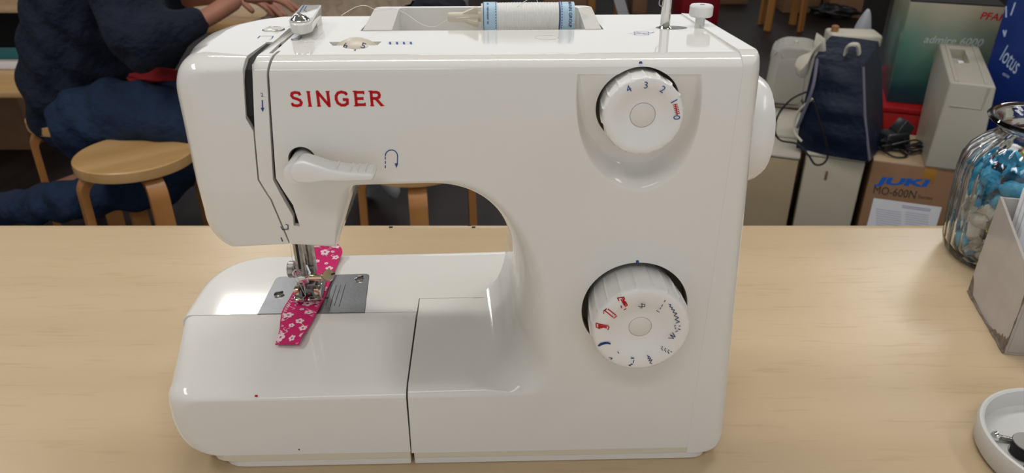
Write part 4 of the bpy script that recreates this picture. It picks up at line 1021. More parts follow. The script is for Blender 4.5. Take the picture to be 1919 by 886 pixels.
for nm, p, dx in (('shoe', W(-40, 400, .06), -1), ('shoe', ftL+Vector((.05, -.02, -.03)), 1)):
    bm = bmesh.new(); bmesh.ops.create_uvsphere(bm, u_segments=20, v_segments=12, radius=1)
    for v in bm.verts: v.co = Vector((v.co.x*.13, v.co.y*.048, max(-.04, v.co.z*(.05-.015*v.co.x))))
    bmesh.ops.translate(bm, vec=Vector((p.x, p.y, .045)), verts=bm.verts); obj(nm, bm, mat('black_leather', (.015, .014, .014), .4), PP)
bm = bmesh.new(); bmesh.ops.create_uvsphere(bm, u_segments=24, v_segments=16, radius=.112)
for v in bm.verts: v.co.x *= 1.1; v.co += head+Vector((-.025, 0, .03))
obj('hair', bm, mat('grey_brown_hair', (.10, .07, .05), .7, bump=(80, .6, .01)), PP)
bm = bmesh.new(); hx = head+Vector((.06, 0, 0))
bmesh.ops.create_uvsphere(bm, u_segments=20, v_segments=14, radius=1)
for v in bm.verts: v.co = Vector((v.co.x*.055, v.co.y*.072, v.co.z*.10))+hx
add_tube(bm, [hx+Vector((.045, 0, .02)), hx+Vector((.075, 0, -.015)), hx+Vector((.05, 0, -.022))], [.008, .014, .010], 8)
for s in (-1, 1): add_tube(bm, [hx+Vector((.045, s*.025, .022)), hx+Vector((.050, s*.025, .022))], .011, 10); add_tube(bm, [hx+Vector((-.04, s*.078, .01)), hx+Vector((-.04, s*.082, -.03))], .014, 8)
add_tube(bm, [hx+Vector((.046, -.02, -.052)), hx+Vector((.050, 0, -.053)), hx+Vector((.046, .02, -.052))], .007, 8)
obj('face', bm, SKIN, PP, 60)

p = P_(296, 147, 2.30); blob_args = (p.x, p.y, p.z-.01)
# ================================================================== sewing table and cloth behind
zt = .74
e0 = W(300, 47, zt); e1 = W(735, 30, zt)
DT = thing('sewing_table', 'brown wooden table edge at which the person in navy works', 'table', (0, 0, 0))
obj('tabletop', box(e0.x-.02, e1.x+.02, e0.y+.02, e0.y+.75, zt-.03, zt, .004), STOOLW, DT)
for x in (e0.x-.28, e1.x-.05):
    for y in (e0.y+.62, e0.y+.68): pass
for x, y in ((e0.x+.03, e0.y+.7), (e1.x-.05, e0.y+.7)): obj('leg', box(x-.02, x+.02, y-.02, y+.02, 0, zt-.03, .003), LEGW, DT)
def cloth():
    bm = bmesh.new(); a = W(495, 30, zt+.03); b = W(742, 22, zt+.03); n, m_ = 60, 40; g = []
    for i in range(n+1):
        row = []
        for j in range(m_+1):
            u, v = i/n, j/m_; x = a.x-.02+(b.x-a.x+.04)*u; y = e0.y-.02+.60*v
            z = zt+.014+.022*(math.sin(u*9+v*4)*.5+.5)*min(1, 8*v)+.010*math.sin(u*23-v*11)+.006*math.sin(u*41+v*30)
            if v < .06: z -= (.06-v)*1.2; y += .012
            if u > .92: z -= (u-.92)*.3
            row.append(bm.verts.new((x, y, max(z, zt+.003) if v > .06 else z)))
        g.append(row)
    for i in range(n):
        for j in range(m_): bm.faces.new((g[i][j], g[i+1][j], g[i+1][j+1], g[i][j+1]))
    bmesh.ops.solidify(bm, geom=bm.faces[:], thickness=.004)
    return bm
tag(obj('cloth', cloth(), mat('cream_wool', (.52, .41, .30), .95, bump=(70, .6, .01)), None, 80), 'crumpled cream cloth on the table by the hands of the person in navy', 'cloth')
def blob(name, c, sx, sy, sz, m, label, cat, amp=.15, seed=0, rz=0):
    bm = bmesh.new(); bmesh.ops.create_icosphere(bm, subdivisions=4, radius=1)
    for v in bm.verts:
        n = v.co.copy(); k = 1+amp*(math.sin(3.1*n.x+seed)*math.cos(4.3*n.y-seed)+.5*math.sin(7*n.z+5*n.x+seed*2)+.3*math.sin(13*n.y+9*n.z))
        v.co = Vector((n.x*sx*k, n.y*sy*k, max(-.9, n.z)*sz*k))
    bmesh.ops.rotate(bm, cent=(0, 0, 0), matrix=Matrix.Rotation(rz, 3, 'Z'), verts=bm.verts)
    zmin = min(v.co.z for v in bm.verts)
    for v in bm.verts: v.co.z = v.co.z-zmin
    o = obj(name, bm, m); o.location = c; tag(o, label, cat); return o
blob('red_cloth', blob_args, .085, .05, .018, mat('red_cloth', (.22, .004, .008), .9), 'scrap of dark red cloth lying on the lap of the person in navy', 'cloth', .12, 4)
pb = W(690, 410, 0); blob('plastic_bag', (pb.x, pb.y+.15, 0), .14, .14, .30, mat('thin_white_plastic', (.50, .50, .52), .4), 'crumpled whitish plastic bag on the floor, seen under the machine arm', 'bag', .2, 2)

# ================================================================== boxes and cases, right background
def rbox(name, p0, p1, depth, z0, z1, m, label, cat, bev=.006, parent_only=False):
    """box whose front lower edge runs p0->p1 (left->right)"""
    d = Vector((p1.x-p0.x, p1.y-p0.y, 0)); wv = d.length; r = thing(name, label, cat, (p0.x, p0.y, z0), math.atan2(d.y, d.x))
    r['w'] = wv
    return r, wv
CARD = mat('brown_cardboard', (.30, .165, .085), .75, noise=(14, .3, (.26, .14, .07))); CARDL = mat('pale_cardboard_top', (.48, .34, .21), .75)
def T(px, py, z): return W(px, py, z)
# overlocker box
zj = .36
a = T(1637, 302, zj); b = T(1826, 325, zj)
d = (b-a).normalized(); JD = d.copy(); JB, _ = rbox('cardboard_box', a, a+d*.36, .30, 0, zj, CARD, 'brown cardboard box with blue lettering and a white label, on the floor at right', 'box')
obj('carton', box(0, .36, 0, .30, 0, zj, .003), CARD, JB)
obj('top_flap', box(.001, .359, .001, .148, zj, zj+.003), CARDL, JB); obj('top_flap', box(.001, .359, .152, .299, zj, zj+.003), CARDL, JB)
obj('packing_tape', box(.150, .185, -.0005, .30, zj-.05, zj+.0036, .0002), mat('orange_packing_tape', (.42, .20, .03), .3), JB)
FRONT = lambda x, z, y=-.0006: at(x, y, z) @ UPXZ
JBL = mat('blue_box_print', (.01, .12, .50), .5); JBK = mat('dark_box_print', (.04, .03, .03), .6)
def jl(px, py):
    M = JB.matrix_world if False else Matrix.Translation(JB.location) @ Matrix.Rotation(JB.rotation_euler.z, 4, 'Z'); I = M.inverted(); o = I @ Vector((0, 0, CAMZ)); dd = I.to_3x3() @ ray(px, py); t = -o.y/dd.y; p = o+dd*t; return p.x, p.z
def placed_text(name, txt, par, fn, p0, p1, hpx, m, bold=.0, sh=0):
    "p0,p1: px of left/right baseline centre line"
    x0, z0 = fn(*p0); x1, z1 = fn(*p1); me = text_mesh(txt, 1.0, 0.0, 'LEFT'); w_ = max(v.co.x for v in me.vertices)-min(v.co.x for v in me.vertices); mn = min(v.co.x for v in me.vertices)
    ymn = min(v.co.y for v in me.vertices); ymx = max(v.co.y for v in me.vertices)
    hz_ = abs(fn(p0[0], p0[1]-hpx/2)[1]-fn(p0[0], p0[1]+hpx/2)[1]); sx_ = (x1-x0)/w_; sz_ = hz_/(ymx-ymn)
    if bold: 
        me = text_mesh(txt, 1.0, bold, 'LEFT')
    for v in me.vertices:
        t = (v.co.x-mn)/w_; y = (v.co.y-(ymn+ymx)/2)*sz_; v.co = Vector((x0+(v.co.x-mn)*sx_+sh*y, -.0008, z0+(z1-z0)*t+y))
    me.materials.clear(); return new_obj(name, me, m, par, None)
placed_text('printed_word', 'JUKI', JB, jl, (1644, 340), (1737, 345), 17, JBL, .05, .25)
placed_text('printed_word', 'MO-600N', JB, jl, (1638, 355), (1717, 365), 15, JBK, 0)
placed_text('printed_word', 'Series', JB, jl, (1721, 368), (1748, 371), 6, JBK)
l0 = jl(1638, 371); l1 = jl(1766, 387); l2 = jl(1628, 425)
bm = bmesh.new(); add_box(bm, l0[0], l1[0], -.0012, 0, l2[1]-.1, l0[1]); LBL = obj('paper_label', bm, PAP, JB, label if False else None) if False else obj('paper_label', bm, PAP, JB)
LBL['label'] = 'white printed paper label'
placed_text('printed_word', 'JUKI', JB, lambda px, py: jl(px, py), (1643, 380), (1694, 386), 8, JBL, .05, .25)
bm = bmesh.new()
for k in range(8):
    zz_ = jl(1642, 391+k*4.2); stroke(bm, [(zz_[0], zz_[1]), (zz_[0]+.075, zz_[1])], .0018, FXZ, -.0016); stroke(bm, [(zz_[0]+.088, zz_[1]+.003), (zz_[0]+.155, zz_[1]+.003)], .0018, FXZ, -.0016)
for k in range(2): stroke(bm, [(l0[0]+.088, l0[1]-.012-.006*k), (l0[0]+.17, l0[1]-.012-.006*k)], .003, FXZ, -.0016)
obj('printed_lines', bm, mat('faint_print', (.35, .38, .52), .6), LBL)
# sewing machine cover on top of it
zc0 = zj+.004
CVM = mat('greyish_cream_plastic', (.43, .405, .335), .4)
FL = W(1733, 313, zc0); BLc = W(1716, 256, zc0); FR = FL+JD*(W(1832, 329, zc0)-FL).length; BRc = FR+(BLc-FL)
FLt = WY(1781, 153, FL.y+.02); ztp = FLt.z; BLt = W(1758, 71, ztp); FRt = W(1868, 163, ztp); BRt = W(1832, 79, ztp)
CV = thing('sewing_machine_cover', 'tall cream plastic machine cover with a handle opening, standing on the brown box', 'cover', (FL.x, FL.y, zc0))
O_ = Vector((FL.x, FL.y, zc0))
bm = bmesh.new(); A = [bm.verts.new(p-O_) for p in (FL, FR, BRc, BLc)]; B = [bm.verts.new(p-O_) for p in (FLt, FRt, BRt, BLt)]
bm.faces.new(A[::-1]); bm.faces.new(B)
for i in range(4): bm.faces.new((A[i], A[(i+1) % 4], B[(i+1) % 4], B[i]))
bmesh.ops.bevel(bm, geom=bm.edges[:], offset=.006, segments=3, affect='EDGES', profile=.5)
c_o = obj('cover_shell', bm, CVM, CV)
def tquad(pts, z0, z1, m, name, par, bev=.002):
    P = [W(px, py, ztp)-O_ for px, py in pts]; return obj(name, prism([(p.x, p.y) for p in P], ztp-O_.z+z0, ztp-O_.z+z1, FXY, bev), m, par)
P = [W(px, py, ztp)-O_ for px, py in [(1776, 91), (1808, 93), (1818, 118), (1783, 118)]]
cut(c_o, prism([(p.x, p.y) for p in P], ztp-O_.z-.03, ztp-O_.z+.05, FXY))
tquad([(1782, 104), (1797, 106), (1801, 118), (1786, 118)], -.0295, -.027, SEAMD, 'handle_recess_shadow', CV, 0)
tquad([(1797, 106), (1808, 107), (1813, 117), (1801, 117)], -.0295, -.012, PAP, 'latch', CV)
for q in ([(1768, 73), (1774, 73), (1797, 153), (1790, 153)], [(1819, 78), (1824, 78), (1852, 158), (1846, 158)]): tquad(q, -.001, .003, CVM, 'moulded_rib', CV, .001)
u0 = (FRt-FLt); u1 = (FR-FL); fdn = (FL-FLt)
def fp(u, v): return FLt.lerp(FL, v).lerp(FRt.lerp(FR, v), u)-O_
q = [fp(.14, .26), fp(.80, .26), fp(.86, .02)]; nf = Vector((JD.y, -JD.x, 0))*.002
obj('moulded_ledge', tube([p+nf for p in q], .0025, 8), CVM, CV)
def frustum(w0, d0, w1, d1, h, x_off=0, y_off=0, bev=.006, seg=3):
    bm = bmesh.new(); q = [(0, 0), (w0, 0), (w0, d0), (0, d0)]; x0 = (w0-w1)/2+x_off; y0 = (d0-d1)/2+y_off; q2 = [(x0, y0), (x0+w1, y0), (x0+w1, y0+d1), (x0, y0+d1)]
    A = [bm.verts.new((x, y, 0)) for x, y in q]; B = [bm.verts.new((x, y, h)) for x, y in q2]; bm.faces.new(A[::-1]); bm.faces.new(B)
    for i in range(4): bm.faces.new((A[i], A[(i+1) % 4], B[(i+1) % 4], B[i]))
    if bev: bmesh.ops.bevel(bm, geom=bm.edges[:], offset=bev, segments=seg, affect='EDGES', profile=.5)
    return bm
# low beige cases
zA = .36
a = T(1395, 280, zA); b = T(1499, 294, zA)
b = a+JD*(b-a).length; d = JD; aa = a-d*.15; wA = (b-aa).length
CA, _ = rbox('sewing_machine_case', aa, b, .5, 0, zA, None, 'low beige hard case with stepped top, left of the navy bag', 'case')
BG = mat('beige_plastic', (.42, .33, .20), .5, noise=(8, .3, (.36, .28, .17))); BGT = mat('pale_beige_plastic', (.56, .52, .43), .45)
obj('case_shell', box(0, wA, .0, .5, 0, zA-.014, .006), BG, CA)
obj('case_lid', box(-.003, wA+.003, -.004, .504, zA-.012, zA, .005), BGT, CA)
obj('raised_panel', box(wA*.30, wA*.97, .16, .46, zA, zA+.012, .005), BGT, CA); obj('grip_groove', box(wA*.72, wA*.74, .18, .28, zA+.012, zA+.0128), BG, CA)
a = T(1512, 291, zA); b = a+JD*((T(1624, 311, zA)-a).length-.003); wB = (b-a).length
CB, _ = rbox('sewing_machine_case', a, b, .4, 0, zA, None, 'plain beige case under the navy bag', 'case')
BG2 = mat('light_beige_plastic', (.46, .42, .32), .45)
obj('case_shell', box(0, wB, .0, .4, 0, zA, .008), BG2, CB)
obj('case_lid', box(-.002, wB+.002, -.002, .402, zA, zA+.012, .005), BGT, CB)
bm = box(wB*.38, wB*.42, -.003, -.0005, zA-.075, zA-.045, .0008); obj('stain', bm, mat('brown_stain', (.16, .09, .05), .8), CB)
# navy bag: a soft-sided carrier on the case
a = T(1492, 277, zA+.013); b = T(1629, 304, zA+.013)
BGm = mat('navy_nylon', (.005, .013, .040), .42, noise=(6, .3, (.0025, .006, .018)), bump=(9, .5, .03))
d = (b-a).normalized(); NBG, _ = rbox('carrier_bag', a-d*.0, b, .4, zA+.013, 0, None, 'dark navy soft machine bag with a cream strap handle, on the beige case', 'bag')
wN = (b-a).length; hN = .30
def bag():
    bm = bmesh.new(); n = 16
    prof = []
    rows = []
    for k in range(n+1):
        z = hN*k/n; s = 1-.10*(k/n)**2; sag = .010*math.sin(k*1.3)
        front = .02*math.sin(math.pi*k/n)
        base_ = [(.0, 0-front), (wN*.5, -.012-front+sag*.5), (wN, 0-front), (wN+.004, .125), (wN, .25), (wN*.5, .255), (0, .25), (-.006, .125)]
        cx, cy = wN/2, .17
        sh_x = .02*(k/n)
        rows.append([bm.verts.new((x*(1-.36*(k/n))+.004*(k/n), y*(1-.25*(k/n)**3)+.006*(k/n), z+(.03*(y/.25)*(k/n)))) for x, y in base_])
    for p, q in zip(rows, rows[1:]):
        for i in range(8): bm.faces.new((p[i], p[(i+1) % 8], q[(i+1) % 8], q[i]))
    bm.faces.new(rows[0][::-1]); bm.faces.new(rows[-1]); bmesh.ops.subdivide_edges(bm, edges=bm.edges[:], cuts=2, smooth=.4, use_grid_fill=True)
    return bm
obj('bag_body', bag(), BGm, NBG, 50)
CRM = mat('cream_strap', (.62, .58, .48), .6)
bm = bmesh.new(); q = [(wN*.34, .06, hN+.004), (wN*.37, .045, hN+.040), (wN*.50, .045, hN+.046), (wN*.54, .07, hN+.010)]
q = smooth_path(q, 6)
for p0, p1 in zip(q, q[1:]):
    v = [bm.verts.new((p.x, p.y+s, p.z)) for p, s in ((p0, -.016), (p1, -.016), (p1, .016), (p0, .016))]; bm.faces.new(v)
bmesh.ops.remove_doubles(bm, verts=bm.verts, dist=1e-5); bmesh.ops.solidify(bm, geom=bm.faces[:], thickness=.006); obj('strap_handle', bm, CRM, NBG)
ZP = mat('grey_piping', (.16, .15, .20), .6)
obj('piping', tube(smooth_path([(wN*.05, .01, hN*.99), (wN*.10, -.035, hN*.72), (wN*.03, -.03, hN*.4), (-.004, -.02, hN*.25)], 8), .005, 8), ZP, NBG)
obj('piping', tube([(wN, -.004, .01), (wN*.82, -.016, hN*.5), (wN*.655, .002, hN*.97)], .004, 8), ZP, NBG)
obj('zip_opening', tube(smooth_path([(wN*.12, -.03, hN*.60), (-.01, -.02, hN*.42), (-.012, -.02, hN*.22), (.02, -.03, hN*.12)], 8), .004, 8), CRM, NBG)
IB = (Matrix.Translation(NBG.location) @ Matrix.Rotation(NBG.rotation_euler.z, 4, 'Z')).inverted()
fl = [IB @ WY(px, py, 2.33) for px, py in [(1494, 136), (1505, 122), (1519, 104), (1530, 88), (1538, 78)]]
bm = bmesh.new(); rw = []
for k, p in enumerate(smooth_path(fl, 4)):
    w_ = .016+.010*math.sin(k*.5); rw.append([bm.verts.new(p+Vector(q)) for q in ((-w_*.6, 0, w_), (w_*.6, -.012, w_*.5), (w_*.8, .004, -w_), (-w_*.4, .016, -w_*.6))])
for a_, b_ in zip(rw, rw[1:]):
    for k in range(4): bm.faces.new((a_[k], a_[(k+1) % 4], b_[(k+1) % 4], b_[k]))
bm.faces.new(rw[0][::-1]); bm.faces.new(rw[-1]); obj('lining_flap', bm, CRM, NBG, 60)
# grey cream covered machine behind case A
p = T(1462, 190, zA+.013)
cv = mat('grey_soft_cover', (.42, .40, .35), .5)
bm = bmesh.new(); 
GC = thing('covered_machine', 'rounded greyish-white machine cover standing behind the navy bag on the beige case', 'cover', (p.x-.09, p.y-.06, zA+.013), R(-20))
bm = prism(rpoly([(0, 0), (.17, 0), (.165, .22), (.125, .235), (.045, .235), (.005, .21)], [.01, .01, .05, .02, .03, .05]), 0, .17, FXZ, .018, 4); obj('soft_shell', bm, cv, GC, 60)
bm = prism(rpoly([(.03, .02), (.14, .02), (.135, .19), (.04, .19)], .03), -.004, .01, FXZ, .003, 2); obj('front_panel', bm, cv, GC, 60)
obj('button', lathe([(.008, 0), (.008, .008), (.004, .011)], 16, at(.085, .05, .235)), CRM, GC)
# cream arm of another machine sticking out behind the bag
p = WY(1560, 64, 2.86); q = WY(1652, 66, 2.86)
CMc = thing('sewing_machine', 'cream sewing machine with rust brown patches, partly hidden behind the navy bag', 'sewing machine', (p.x, 2.86, 0), R(-8))
crt = thing('storage_crate', 'plain low crate behind the beige cases carrying the cream machine', 'crate', (p.x, 2.86, 0), R(-8)); obj('crate_body', box(-.12, q.x-p.x+.02, -.02, .16, 0, .33, .004), CARD, crt)
zt_ = p.z
obj('arm', box(0, q.x-p.x, 0, .12, zt_-.05, zt_, .012, 3), CRM, CMc); obj('column', box(q.x-p.x-.07, q.x-p.x, 0, .12, 0.331, zt_-.05, .01, 3), CRM, CMc)
obj('base', box(-.10, q.x-p.x, 0, .14, .331, .38, .008), CRM, CMc); 
RU = mat('rust_brown_plastic', (.32, .16, .06), .6)
obj('brown_knob', lathe([(.014, 0), (.014, .02), (.008, .024)], 16, at(.02, .05, zt_)), RU, CMc); obj('brown_knob', lathe([(.016, 0), (.016, .016), (.01, .02)], 16, at(.075, .0, zt_-.03) @ MY), RU, CMc)
# white round thing between post and green box
p = W(1640, 60, .55); o = blob('white_lamp_cover', (p.x, p.y+.12, 0), .05, .05, .32, mat('translucent_white', (.50, .52, .56), .4), 'upright whitish rounded cover beside the dark post, behind the green box', 'cover', .03, 3)
# red box
REDM = mat('red_card', (.50, .012, .015), .5)
zR = .40; ra = W(1620, 195, zR); rb = W(1722, 207, zR); rdir = JD; rang = math.atan2(JD.y, JD.x)
RB = thing('storage_box', 'red box with a lid, under the green box and behind the black leads', 'box', (ra.x, ra.y, 0), rang)
dR = (W(1640, 124, zR)-W(1650, 198, zR)).length
obj('carton', box(0, .60, 0, dR, 0, zR-.022, .004), REDM, RB); obj('lid', box(-.004, .604, -.004, dR+.004, zR-.020, zR, .003), REDM, RB)
# green box
GR = bpy.data.materials.new('green_gradient_card'); GR.use_nodes = True; nt = GR.node_tree; bs = nt.nodes['Principled BSDF']; bs.inputs['Roughness'].default_value = .3
tcn = nt.nodes.new('ShaderNodeTexCoord'); sep = nt.nodes.new('ShaderNodeSeparateXYZ'); nz = nt.nodes.new('ShaderNodeTexNoise'); nz.inputs['Scale'].default_value = 6
mth = nt.nodes.new('ShaderNodeMath'); mth.operation = 'MULTIPLY_ADD'; mth.inputs[1].default_value = 2.1; m2 = nt.nodes.new('ShaderNodeMath'); m2.operation = 'MULTIPLY_ADD'; m2.inputs[1].default_value = .45
m3 = nt.nodes.new('ShaderNodeMath'); m3.operation = 'MULTIPLY_ADD'; m3.inputs[1].default_value = .7
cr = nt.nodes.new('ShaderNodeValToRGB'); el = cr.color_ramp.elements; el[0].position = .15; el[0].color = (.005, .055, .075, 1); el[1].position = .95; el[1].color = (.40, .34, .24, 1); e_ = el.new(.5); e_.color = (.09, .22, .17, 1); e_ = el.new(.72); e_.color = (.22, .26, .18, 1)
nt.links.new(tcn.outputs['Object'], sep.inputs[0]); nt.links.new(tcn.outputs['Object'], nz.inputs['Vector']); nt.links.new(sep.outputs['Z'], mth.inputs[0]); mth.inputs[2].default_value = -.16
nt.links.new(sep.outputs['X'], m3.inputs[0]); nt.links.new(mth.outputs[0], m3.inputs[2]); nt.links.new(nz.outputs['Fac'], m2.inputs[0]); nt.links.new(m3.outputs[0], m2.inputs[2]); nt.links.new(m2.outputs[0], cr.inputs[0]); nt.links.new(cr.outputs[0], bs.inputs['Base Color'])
ga = W(1661, 190, zR+.001); gbk = W(1645, 124, zR+.001); gang = rang
Yg = ga.y; gt = WY(1706, 3, Yg)
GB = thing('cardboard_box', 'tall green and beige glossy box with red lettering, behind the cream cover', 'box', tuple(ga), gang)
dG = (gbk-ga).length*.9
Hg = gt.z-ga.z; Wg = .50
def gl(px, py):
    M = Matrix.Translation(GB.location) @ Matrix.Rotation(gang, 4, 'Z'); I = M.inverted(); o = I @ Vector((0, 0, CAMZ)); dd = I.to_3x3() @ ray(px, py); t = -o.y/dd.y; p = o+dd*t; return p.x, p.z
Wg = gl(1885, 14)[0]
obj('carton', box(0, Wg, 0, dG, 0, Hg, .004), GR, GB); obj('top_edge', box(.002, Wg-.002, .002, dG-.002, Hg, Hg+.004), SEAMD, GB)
placed_text('printed_word', 'PFAFF', GB, gl, (1840, 29), (1893, 34), 13, RED, .02, .2)
placed_text('printed_word', 'admire 6000', GB, gl, (1734, 73), (1843, 80), 14, mat('pale_print', (.45, .50, .52), .5), .01, .2)
# blue box
LOT = mat('glossy_blue_card', (.004, .028, .20), .3, noise=(4, .3, (.003, .018, .13)))
Yl = 2.46
la = WY(1851, 124, Yl); lt = WY(1887, -20, Yl)
lang = R(-38); LTB = thing('cardboard_box', 'tall blue box with white lettering at the right edge', 'box', (la.x, Yl, .365), lang)
def ll(px, py):
    M = Matrix.Translation(LTB.location) @ Matrix.Rotation(lang, 4, 'Z'); I = M.inverted(); o = I @ Vector((0, 0, CAMZ)); dd = I.to_3x3() @ ray(px, py); t = -o.y/dd.y; p = o+dd*t; return p.x, p.z
obj('carton', box(0, .40, 0, .07, 0, lt.z-.365, .003), LOT, LTB)
ub = thing('cardboard_box', 'plain cardboard box hidden under the blue box', 'box', (la.x, Yl, 0), lang); obj('carton', box(0, .40, 0, .07, 0, .364, .003), CARD, ub)
WPR = mat('white_box_print', (.45, .55, .75), .5)
placed_text('printed_word', 'lotus', LTB, ll, (1881, 98), (1910, 126), 30, WPR, .0, .2)
placed_text('printed_word', 'stories', LTB, ll, (1880, 137), (1892, 144), 6, WPR, .0, .2)
bm = bmesh.new()
for s in [[(1886, 12), (1886, 32)], [(1903, 5), (1895, 28)], [(1881, 57), (1883, 68), (1886, 57)]]: stroke(bm, [ll(*p) for p in s], .004, FXZ, -.0008)
obj('printed_mark', bm, WPR, LTB)
wb = WY(1912, 222, 1.98); o = obj('white_case', prism(rpoly([(0, 0), (.30, 0), (.30, .16), (.03, .11)], .02), 0, .2, FXZ, .008), PAP); 
o.location = (wb.x-.005, 1.86, .366); tag(o, 'white plastic case edge at the far right behind the jar', 'case')
bxs = thing('cardboard_box', 'plain cardboard box under the white case behind the jar', 'box', (JB.location.x+.41, 1.78, 0), R(-12)); obj('carton', box(0, .5, 0, .34, 0, .364, .003), CARD, bxs)
# foot pedal with its leads
p = T(1656, 285, zj+.005)
PDL = thing('foot_pedal', 'black foot pedal and power supply in a tangle of leads on the brown box', 'foot pedal', (p.x, p.y, zj+.004), R(15))
BLK = mat('black_plastic', (.014, .015, .018), .35)
bm = frustum(.11, .075, .085, .06, .055, 0, 0, .008); obj('pedal_body', bm, BLK, PDL)
bm = bmesh.new()
b2 = frustum(.055, .045, .05, .04, .05, 0, 0, .004); bmesh.ops.rotate(b2, cent=(0, 0, 0), matrix=Matrix.Rotation(R(35), 3, 'Y'), verts=b2.verts); bmesh.ops.translate(b2, vec=(.055, .02, .055), verts=b2.verts)
obj('power_adapter', b2, mat('dark_grey_plastic', (.03, .035, .04), .3), PDL)
rnd = random.Random(9)
for k in range(6):
    pts = [Vector((rnd.uniform(-.035, .12), rnd.uniform(-.05, .09), rnd.uniform(.004, .02)+.012*(k % 3))) for _ in range(5)]
    obj('lead', tube(smooth_path(pts, 8), .0032, 8), BLK, PDL)
# black lead draped over the cases, left of the bag
a = [WY(1512, 172, 2.15), WY(1485, 185, 2.16), WY(1462, 210, 2.17), WY(1452, 240, 2.17), WY(1462, 262, 2.18), WY(1495, 270, 2.15), WY(1515, 290, 2.13), WY(1528, 308, 2.12), WY(1545, 305, 2.11), WY(1552, 285, 2.11), WY(1540, 240, 2.10), WY(1525, 190, 2.10)]
tag(obj('power_cord', tube(smooth_path(a, 8), .0032, 8), BLK), 'thin black lead looping out of the navy bag over the beige cases', 'cord')
# dark post
p = W(1645, 60, 0); p = WY(1643, 40, 4.4)
tag(obj('dark_post', box(p.x-.055, p.x+.055, 4.4, 4.5, 0, 1.6, .004), SEAMD), 'black upright post standing behind the cases, upper right', 'post')

# ================================================================== far background
def fbox(px0, px1, pyb, Y=None, h=.3, m=CARD, name='cardboard_box', label='', cat='box', depth=.3, rz=0, extra=None):
    p0 = W(px0, pyb, 0); p1 = W(px1, pyb, 0); r = thing(name, label, cat, (p0.x, p0.y, 0), rz); ww = p1.x-p0.x
    obj('carton', box(0, ww, 0, depth, 0, h, .004), m, r); obj('tape', box(ww*.45, ww*.55, -.001, depth, h-.04, h+.001), CARDL, r)
    return r, ww
r, ww = fbox(1467, 1534, 24, h=.45, label='brown cardboard box with a small white sticker behind the distant stool', rz=R(-3)); obj('sticker', box(ww*.1, ww*.3, -.002, -.0002, .28, .36), PAP, r)
r, ww = fbox(1550, 1626, 33, h=.5, label='brown cardboard box with a round dark emblem, left of the black post', rz=R(-6))
obj('emblem', lathe([(.085, 0), (.085, .002)], 32, at(ww*.68, -.0005, .30) @ MY), PAP, r); obj('emblem_mark', box(ww*.68-.045, ww*.68+.045, -.0035, -.0027, .26, .31), SEAMD, r)
fbox(1348, 1402, 8, h=.3, label='plain cardboard box, farthest, above the right end of the machine')
fbox(1185, 1212, 26, h=.35, label='narrow cardboard box behind the winder spindle')
fbox(1020, 1100, 16, h=.3, label='cardboard box lying behind the thread spool', m=mat('light_cardboard', (.40, .24, .13), .75))
p0 = W(1275, 46, 0); p1 = W(1345, 46, 0)
tag(obj('red_crate', box(p0.x, p1.x, p0.y, p0.y+.35, 0, .42, .006), mat('dark_red_plastic', (.30, .006, .018), .45)), 'dark red crate on the floor behind the winder stop', 'crate')
p = W(1560, 32, 0); blob('floor_cable', (p.x-.02, p.y-.05, 0), .16, .06, .05, BLK, 'black coiled cable on the floor before the cardboard boxes', 'cable', .25, 5, R(-15))
# white display cabinet with a black panel
Yc = 5.2
x0, x1, x2, x3 = [WY(px, 5, Yc).x for px in (783, 797, 843, 872)]
WCb = thing('display_cabinet', 'white cabinet with a black panel, far behind the spool trough', 'cabinet', (x0, Yc, 0))
LM = mat('white_laminate', (.62, .61, .63), .5)
obj('side_panel', box(0, x1-x0, 0, .4, 0, 1.0, .003), LM, WCb); obj('side_panel', box(x2-x0, x3-x0, 0, .4, 0, 1.0, .003), LM, WCb); obj('black_panel', box(x1-x0, x2-x0, .02, .4, 0, .95), SEAMD, WCb)
for k, (pa, pb_, col, lab) in enumerate([(955, 1018, (.06, .06, .065), 'grey upholstered seat block behind the thread spool')]):
    a, b = WY(pa, 5, 5.0), WY(pb_, 5, 5.0); tag(obj('grey_pouffe', lathe([(.001, 0), ((b.x-a.x)/2, 0), ((b.x-a.x)/2, .36), ((b.x-a.x)/2-.02, .38), (.001, .38)], 40, at((a.x+b.x)/2, 5.2, 0), caps=False), mat('grey_fabric', (.10, .10, .11), .9)), lab, 'pouffe')
# timber table frame beyond, with a pale slanting panel
TF = thing('wooden_trestle', 'wooden trestle with a pale slanting board behind the winder spindle', 'trestle', (0, 0, 0))
for px in (1108, 1157):
    p = W(px, 28, 0); obj('leg', box(p.x-.03, p.x+.03, p.y-.03, p.y+.03, 0, .8, .003), LEGW, TF)
a = W(1170, 26, 0); b = WY(1130, -8, a.y)
obj('slanting_board', prism([(a.x-.06, 0), (a.x+.03, 0), (b.x+.02-.1, .8), (b.x-.1-.06, .8)], a.y-.12, a.y-.09, FXZ), LM, TF); pa, pb_ = W(1108, 28, 0), W(1157, 28, 0); obj('rail', box(pa.x, pb_.x, pa.y-.02, pa.y+.02, .74, .80), LEGW, TF)
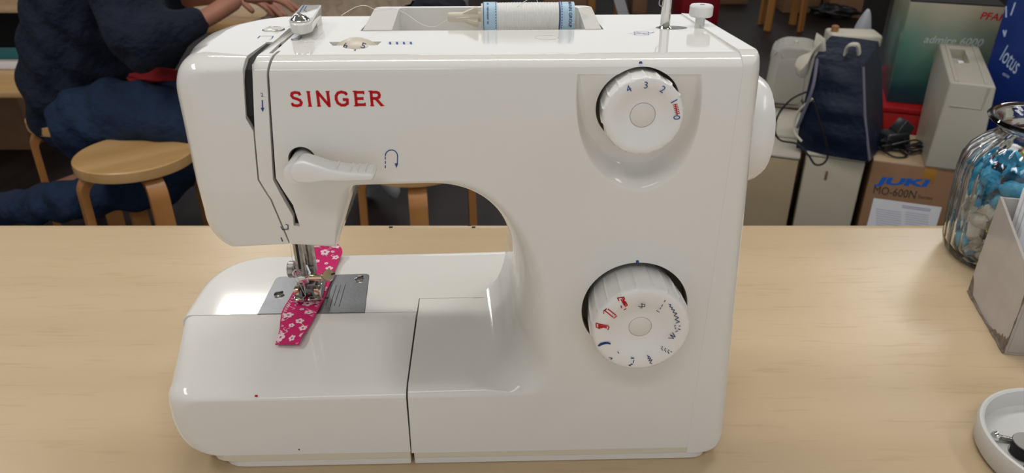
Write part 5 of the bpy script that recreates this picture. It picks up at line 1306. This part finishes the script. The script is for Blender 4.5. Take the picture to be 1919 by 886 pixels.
# pile of dark clothes beside the cloth
p = W(765, 12, .60); blob('clothes_pile', (p.x, 4.3, 0), .22, .2, .28, mat('dark_blue_cloth', (.02, .025, .04), .9), 'heap of dark blue clothes on the floor beyond the cream cloth', 'clothes', .2, 7)
# left edge: desk with shelf, papers, crate
dsk = thing('wooden_desk', 'pale wooden desk top behind the person in navy at the left edge', 'desk', (0, 0, 0))
p = WY(42, 13, 3.8); obj('desktop', box(p.x-1.0, p.x, 3.8, 4.4, p.z-.03, p.z, .004), BEECHE, dsk); obj('modesty_panel', box(p.x-.98, p.x-.02, 4.2, 4.22, 0, p.z-.03), SEAMD, dsk)
tl = W(38, 128, .42)
zz0 = .42; s0 = W(38, 172, zz0); s1 = W(38, 128, zz0)
SB = thing('side_table', 'yellowish wooden side table behind the person at the left edge', 'table', (0, 0, 0))
obj('tabletop', box(s0.x-.6, s0.x+.03, s0.y, s1.y+.15, zz0-.025, zz0, .004), STOOLW, SB)
for x in (s0.x-.55,): 
    for y in (s0.y+.05, s1.y+.08): obj('leg', box(x-.02, x+.02, y-.02, y+.02, 0, zz0-.025), LEGW, SB)
obj('leg', box(s0.x-.02, s0.x+.01, s1.y+.06, s1.y+.10, 0, zz0-.025), LEGW, SB)
pb0 = W(25, 278, 0); tag(obj('cardboard_box', box(pb0.x-.45, pb0.x+.10, pb0.y-.02, pb0.y+.28, 0, .36, .004), CARD), 'brown cardboard box on the floor under the side table', 'box')
tag(obj('paper_stack', box(s1.x-.3, s1.x+.05, s1.y-.02, s1.y+.12, zz0+.001, zz0+.045, .003), PAP), 'stack of white papers on the side table', 'paper')
tag(obj('folder', box(s1.x-.3, s1.x+.05, s1.y-.03, s1.y+.13, zz0+.0455, zz0+.056, .002), mat('teal_card', (.008, .10, .11), .5)), 'teal folder lying on the white papers', 'folder')
p = W(65, 270, 0); blob('white_bag', (p.x+.13, p.y+.12, 0), .09, .09, .12, mat('greyish_white_plastic', (.34, .36, .38), .5), 'small whitish bag on the floor below the person in navy', 'bag', .12, 1)
